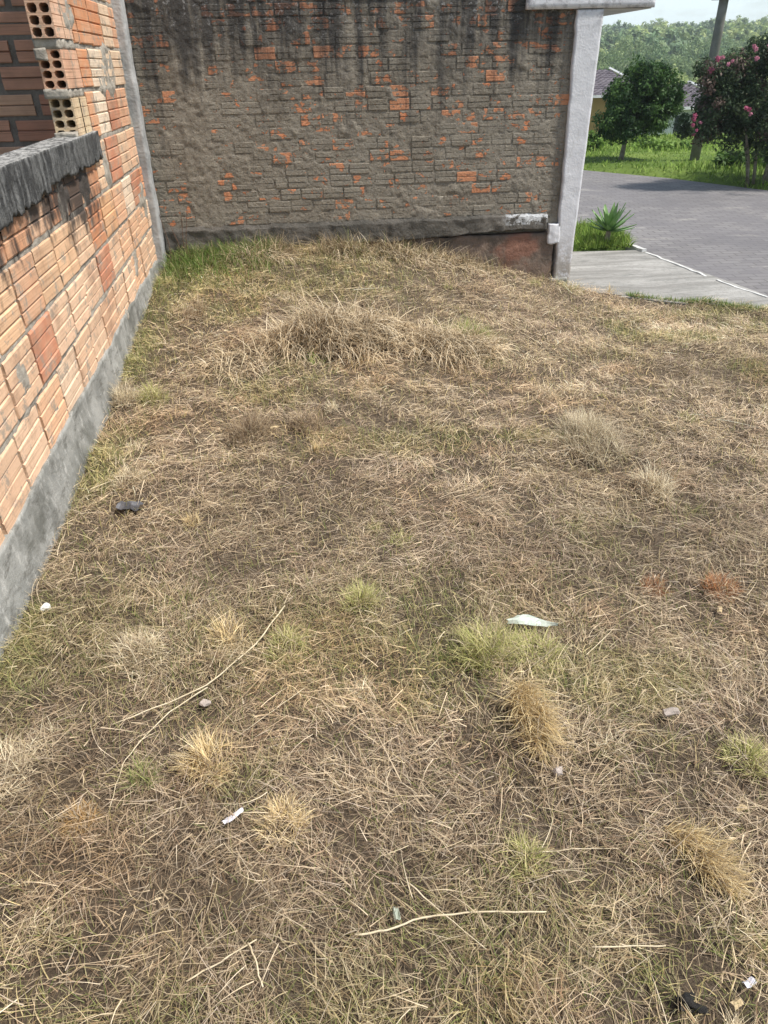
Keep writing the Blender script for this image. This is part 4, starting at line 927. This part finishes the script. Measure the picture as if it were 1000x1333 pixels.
# tall grass clumps and a low bush on the field
def bush(x, y, rx, rz, n, cols, label, seed, size=.05):
    z0 = float(terrz(np.array([x]), np.array([y]))[0]); c = crown_centers(x, y, z0 + rz * .6, rx, rx * .8, rz, n, seed, .2)
    V, Q, C = leaf_cloud(c, np.full(n, .12), 60, size, cols, seed); o = link('bush', mesh_np('bush', V - np.array([x, y, z0]), Q, C), M_LEAF); o.location = (x, y, z0)
    return props(o, label, 'bush')
bush(6.15, 16.8, .35, .20, 30, [(.14, .24, .04), (.10, .18, .03)], 'low light green bush left of the round tree, half behind the column', 31)
bush(8.0, 17.2, .8, .10, 40, [(.16, .26, .045), (.13, .22, .04)], 'low green bush behind the round tree in front of the white wall', 32)
bush(7.45, 12.9, .5, .12, 30, [(.06, .12, .025), (.09, .16, .03)], 'dark low weeds right of the foot of the utility pole', 33)
# ------------------------------------------------------------------ utility pole and wires
PX, PY = 7.22, 14.0
UP = empty('utility_pole', (PX, PY, -1.62), 'grey concrete utility pole across the road', 'utility pole')
V, Fc = tube([(PX, PY, -1.85), (PX, PY, 3.2)], .088, 10, .72); link('pole', mesh_py('pole', V, Fc, True), M_POLE, UP)
link('bracket', box_mesh('bracket', (PX - .16, PX + .14), (PY - .13, PY + .12), (.82, .93)), M_POLE, UP)
link('crossarm', box_mesh('crossarm', (PX - .7, PX + .7), (PY - .16, PY - .08), (2.8, 2.9)), M_POLE, UP)
for i, (a, b) in enumerate([((PX - .1, PY, 2.2), (1.5, 17.0, .52)), ((PX - .1, PY, 2.0), (1.5, 17.0, .36)), ((PX - .1, PY, 2.75), (1.5, 16.0, .80))]):
    a = Vector(a); b = Vector(b); pts = [a.lerp(b, f / 14) - Vector((0, 0, .35 * 4 * (f / 14) * (1 - f / 14))) for f in range(15)]
    V, Fc = tube(pts, .008, 4, 1); props(link('power_cable', mesh_py('power_cable', V, Fc), M_WIRE), ['upper', 'middle', 'lower'][[1, 2, 0][i]] + ' thin overhead cable sagging from the pole to behind the roof slab', 'cable', 'overhead cables')

# ------------------------------------------------------------------ far houses
def roof_plane(name, x0, x1, ye, yr, ze, zr, parent, mat, rows=14, colw=.22, hipx=0):
    """tiled slope: stepped courses and barrel ridges, real relief"""
    nx = int((x1 - x0) / (colw / 4)); V = []; Fc = []
    for j in range(rows * 2 + 1):
        f = (j // 2 + (j % 2)) / rows if j % 2 else (j // 2) / rows
        f = min(1, f); lift = .03 if j % 2 == 0 else 0.0
        for i in range(nx + 1):
            x = x0 + (x1 - hipx * f - x0) * i / nx; V.append((x, ye + (yr - ye) * f, ze + (zr - ze) * f + lift + .025 * math.cos(2 * PI * (x - x0) / colw)))
    for j in range(rows * 2):
        for i in range(nx): a = j * (nx + 1) + i; Fc.append((a, a + 1, a + nx + 2, a + nx + 1))
    return link(name, mesh_py(name, V, Fc), mat, parent)
def far_house(x0, x1, y0, zr, ze, zb, label, wallmat, roofhip, wins):
    h = empty('far_house', ((x0 + x1) / 2, y0 + 3, zb), label, 'house')
    link('wall', box_mesh('wall', (x0, x1 - .5), (y0 + .5, y0 + 3.4), (zb - .5, ze)), wallmat, h)
    rf_ = roof_plane('roof', x0 - .5, x1, y0, y0 + 3.5, ze, zr, h, M_TILE, 12, .28, roofhip)
    link('rear_slope', mesh_py('rear_slope', [(x0 - .5, y0 + 3.5, zr), (x1 - roofhip, y0 + 3.5, zr), (x1 - .3, y0 + 5, ze), (x0 - .5, y0 + 5, ze)], [(0, 1, 2, 3)]), M_TILE, h)
    V, Fc = tube([(x1 + .03, y0 - .05, ze + .06), (x1 + .03 - roofhip, y0 + 3.5, zr + .08)], .06, 4, 1); link('verge_board', mesh_py('verge_board', V, Fc), M_HWHITE, h)
    link('fascia', box_mesh('fascia', (x0 - .5, x1), (y0 - .06, y0 - .01), (ze - .09, ze + .02)), M_HWHITE, h)
    for (a, b, c, d) in wins:
        w = link('window', box_mesh('window', (a, b), (y0 + .44, y0 + .52), (c, d)), M_HWHITE, h)
        link('pane', box_mesh('pane', (a + .07, b - .07), (y0 + .41, y0 + .435), (c + .07, d - .07)), M_DARK, w)
    return h
far_house(6, 17.5, 39, -.42, -1.44, -3.5, 'ochre walled house with dark tiled roof behind the white column', M_OCHRE, 1.15, [(12.5, 13.6, -2.7, -1.9)])
far_house(15.5, 19.4, 34, -1.0, -1.78, -3.2, 'white walled house with dark tiled roof between tree and pole', M_HWHITE, 1.1, [(16.45, 16.85, -2.95, -2.05), (17.2, 17.55, -2.95, -2.05)])

# ------------------------------------------------------------------ wood on the hill
FC = [[(.34, .41, .16), (.40, .46, .19), (.27, .34, .13)], [(.20, .28, .12), (.25, .32, .14), (.16, .23, .10)], [(.13, .20, .10), (.16, .24, .12), (.20, .27, .125)]]
def forest_mesh(kind, seed, nc, nper, size, r0=2.4, h=3.0):
    c = crown_centers(0, 0, h, r0, r0, r0 * .8, nc, seed, .35, .5)
    return leaf_cloud(c, np.random.RandomState(seed).uniform(.45, .9, nc), nper, size, FC[kind], seed, .5)
PR = []
for k in range(3):
    for q_ in range(3):
        V, Q, C = forest_mesh(k, 70 + k * 7 + q_, 36, 60, .13); me = mesh_np('crown', V, Q, C); me.materials.append(M_LEAF); PR.append(me)
V, Fc = tube([(0, 0, -1.2), (.1, 0, 1.5), (.05, .1, 3.2)], .17, 6, .5); TRK = mesh_py('trunk', V, Fc, True); TRK.materials.append(M_BARK)
rt_ = np.random.RandomState(5); near = []; y = 52
while y < 128:
    w = y * .42; nn = max(3, int(w / 3.4))
    for i in range(nn): near.append((y * .28 + w * (i + rt_.uniform(-.4, .4)) / nn, y + rt_.uniform(-2.5, 2.5)))
    y += 5.0 + y * .02
for i, (x, y) in enumerate(near):
    kind = 0 if y < 92 else (1 if rt_.rand() < .65 else 2)
    if y < 92 and rt_.rand() < .12: kind = 1
    if x / y < .315: continue
    z0 = float(terrz(np.array([x]), np.array([y]))[0]); f = rt_.uniform(.65, 1.15) * (.85 if y < 92 else 1.15)
    a = x / y; spot = 'behind the white column' if a < .36 else 'beside the white column' if a < .39 else 'above the round tree' if a < .455 else 'left of the pole' if a < .50 else 'behind the pole' if a < .54 else 'above the flowering shrub' if a < .60 else 'beyond the shrub'
    row = 'front row' if y < 66 else 'second row' if y < 80 else 'third row' if y < 96 else 'fourth row' if y < 112 else 'rearmost row'
    size = 'small' if f < .75 else 'tall' if f > 1.02 else 'broad'
    tr = empty('woodland_tree', (x, y, z0), '%s %s tree, %s at the hill foot, %s' % (size, ['yellow green', 'mid green', 'dark green'][kind], row, spot), 'tree', 'trees at the foot of the wooded hill')
    for nm, me in (('trunk', TRK), ('crown', PR[kind * 3 + rt_.randint(3)])):
        o = bpy.data.objects.new(nm, me); COL.objects.link(o); o.parent = tr
    tr.scale = (f, f, f * rt_.uniform(.85, 1.2)); tr.rotation_euler = (0, 0, rt_.uniform(0, 6.28))
parts = []; y = 130; base = [forest_mesh([1, 2, 0][q_ % 3], 170 + q_, 18, 34, .34) for q_ in range(6)]
while y < 300:
    w = y * .56; nn = int(w / 4.4)
    for i in range(nn):
        x = y * .18 + w * (i + rt_.uniform(-.45, .45)) / nn; yy = y + rt_.uniform(-3, 3); z0 = float(terrz(np.array([x]), np.array([yy]))[0])
        V, Q, C = base[int((fbm(np.array([x / 22]), np.array([yy / 22]), 0, 400, 2)[0] * 3.2 + rt_.rand() * 1.1)) % 6]; f = rt_.uniform(.75, 1.4) * 1.15; a = rt_.uniform(0, 6.28); ca, sa = math.cos(a), math.sin(a)
        W_ = np.c_[V[:, 0] * ca - V[:, 1] * sa, V[:, 0] * sa + V[:, 1] * ca, V[:, 2]] * f + np.array([x, yy, z0]); parts.append((W_, Q, C * rt_.uniform(.85, 1.2)))
    y += 5.8
V, Q, C = join(parts)
props(link('hillside_forest', mesh_np('hillside_forest', V, Q, C), M_LEAF), 'far forest covering the hillside up to the skyline', kind='stuff')
# air
hm = bpy.data.materials.new('haze'); hm.use_nodes = True; hn = hm.node_tree; hn.nodes.clear()
pv = hn.nodes.new('ShaderNodeVolumePrincipled'); pv.inputs['Color'].default_value = (.86, .93, 1, 1); pv.inputs['Density'].default_value = .0009; pv.inputs['Anisotropy'].default_value = .3
ho = hn.nodes.new('ShaderNodeOutputMaterial'); hn.links.new(pv.outputs[0], ho.inputs['Volume'])
props(link('haze', box_mesh('haze', (-600, 660), (-540, 680), (-14, 17)), hm), 'thin pale haze in the air over lot, road and hill', kind='stuff')
print('TRIS', sum(len(o.data.polygons) * 2 for o in bpy.data.objects if o.type == 'MESH' and o.data.users == 1))
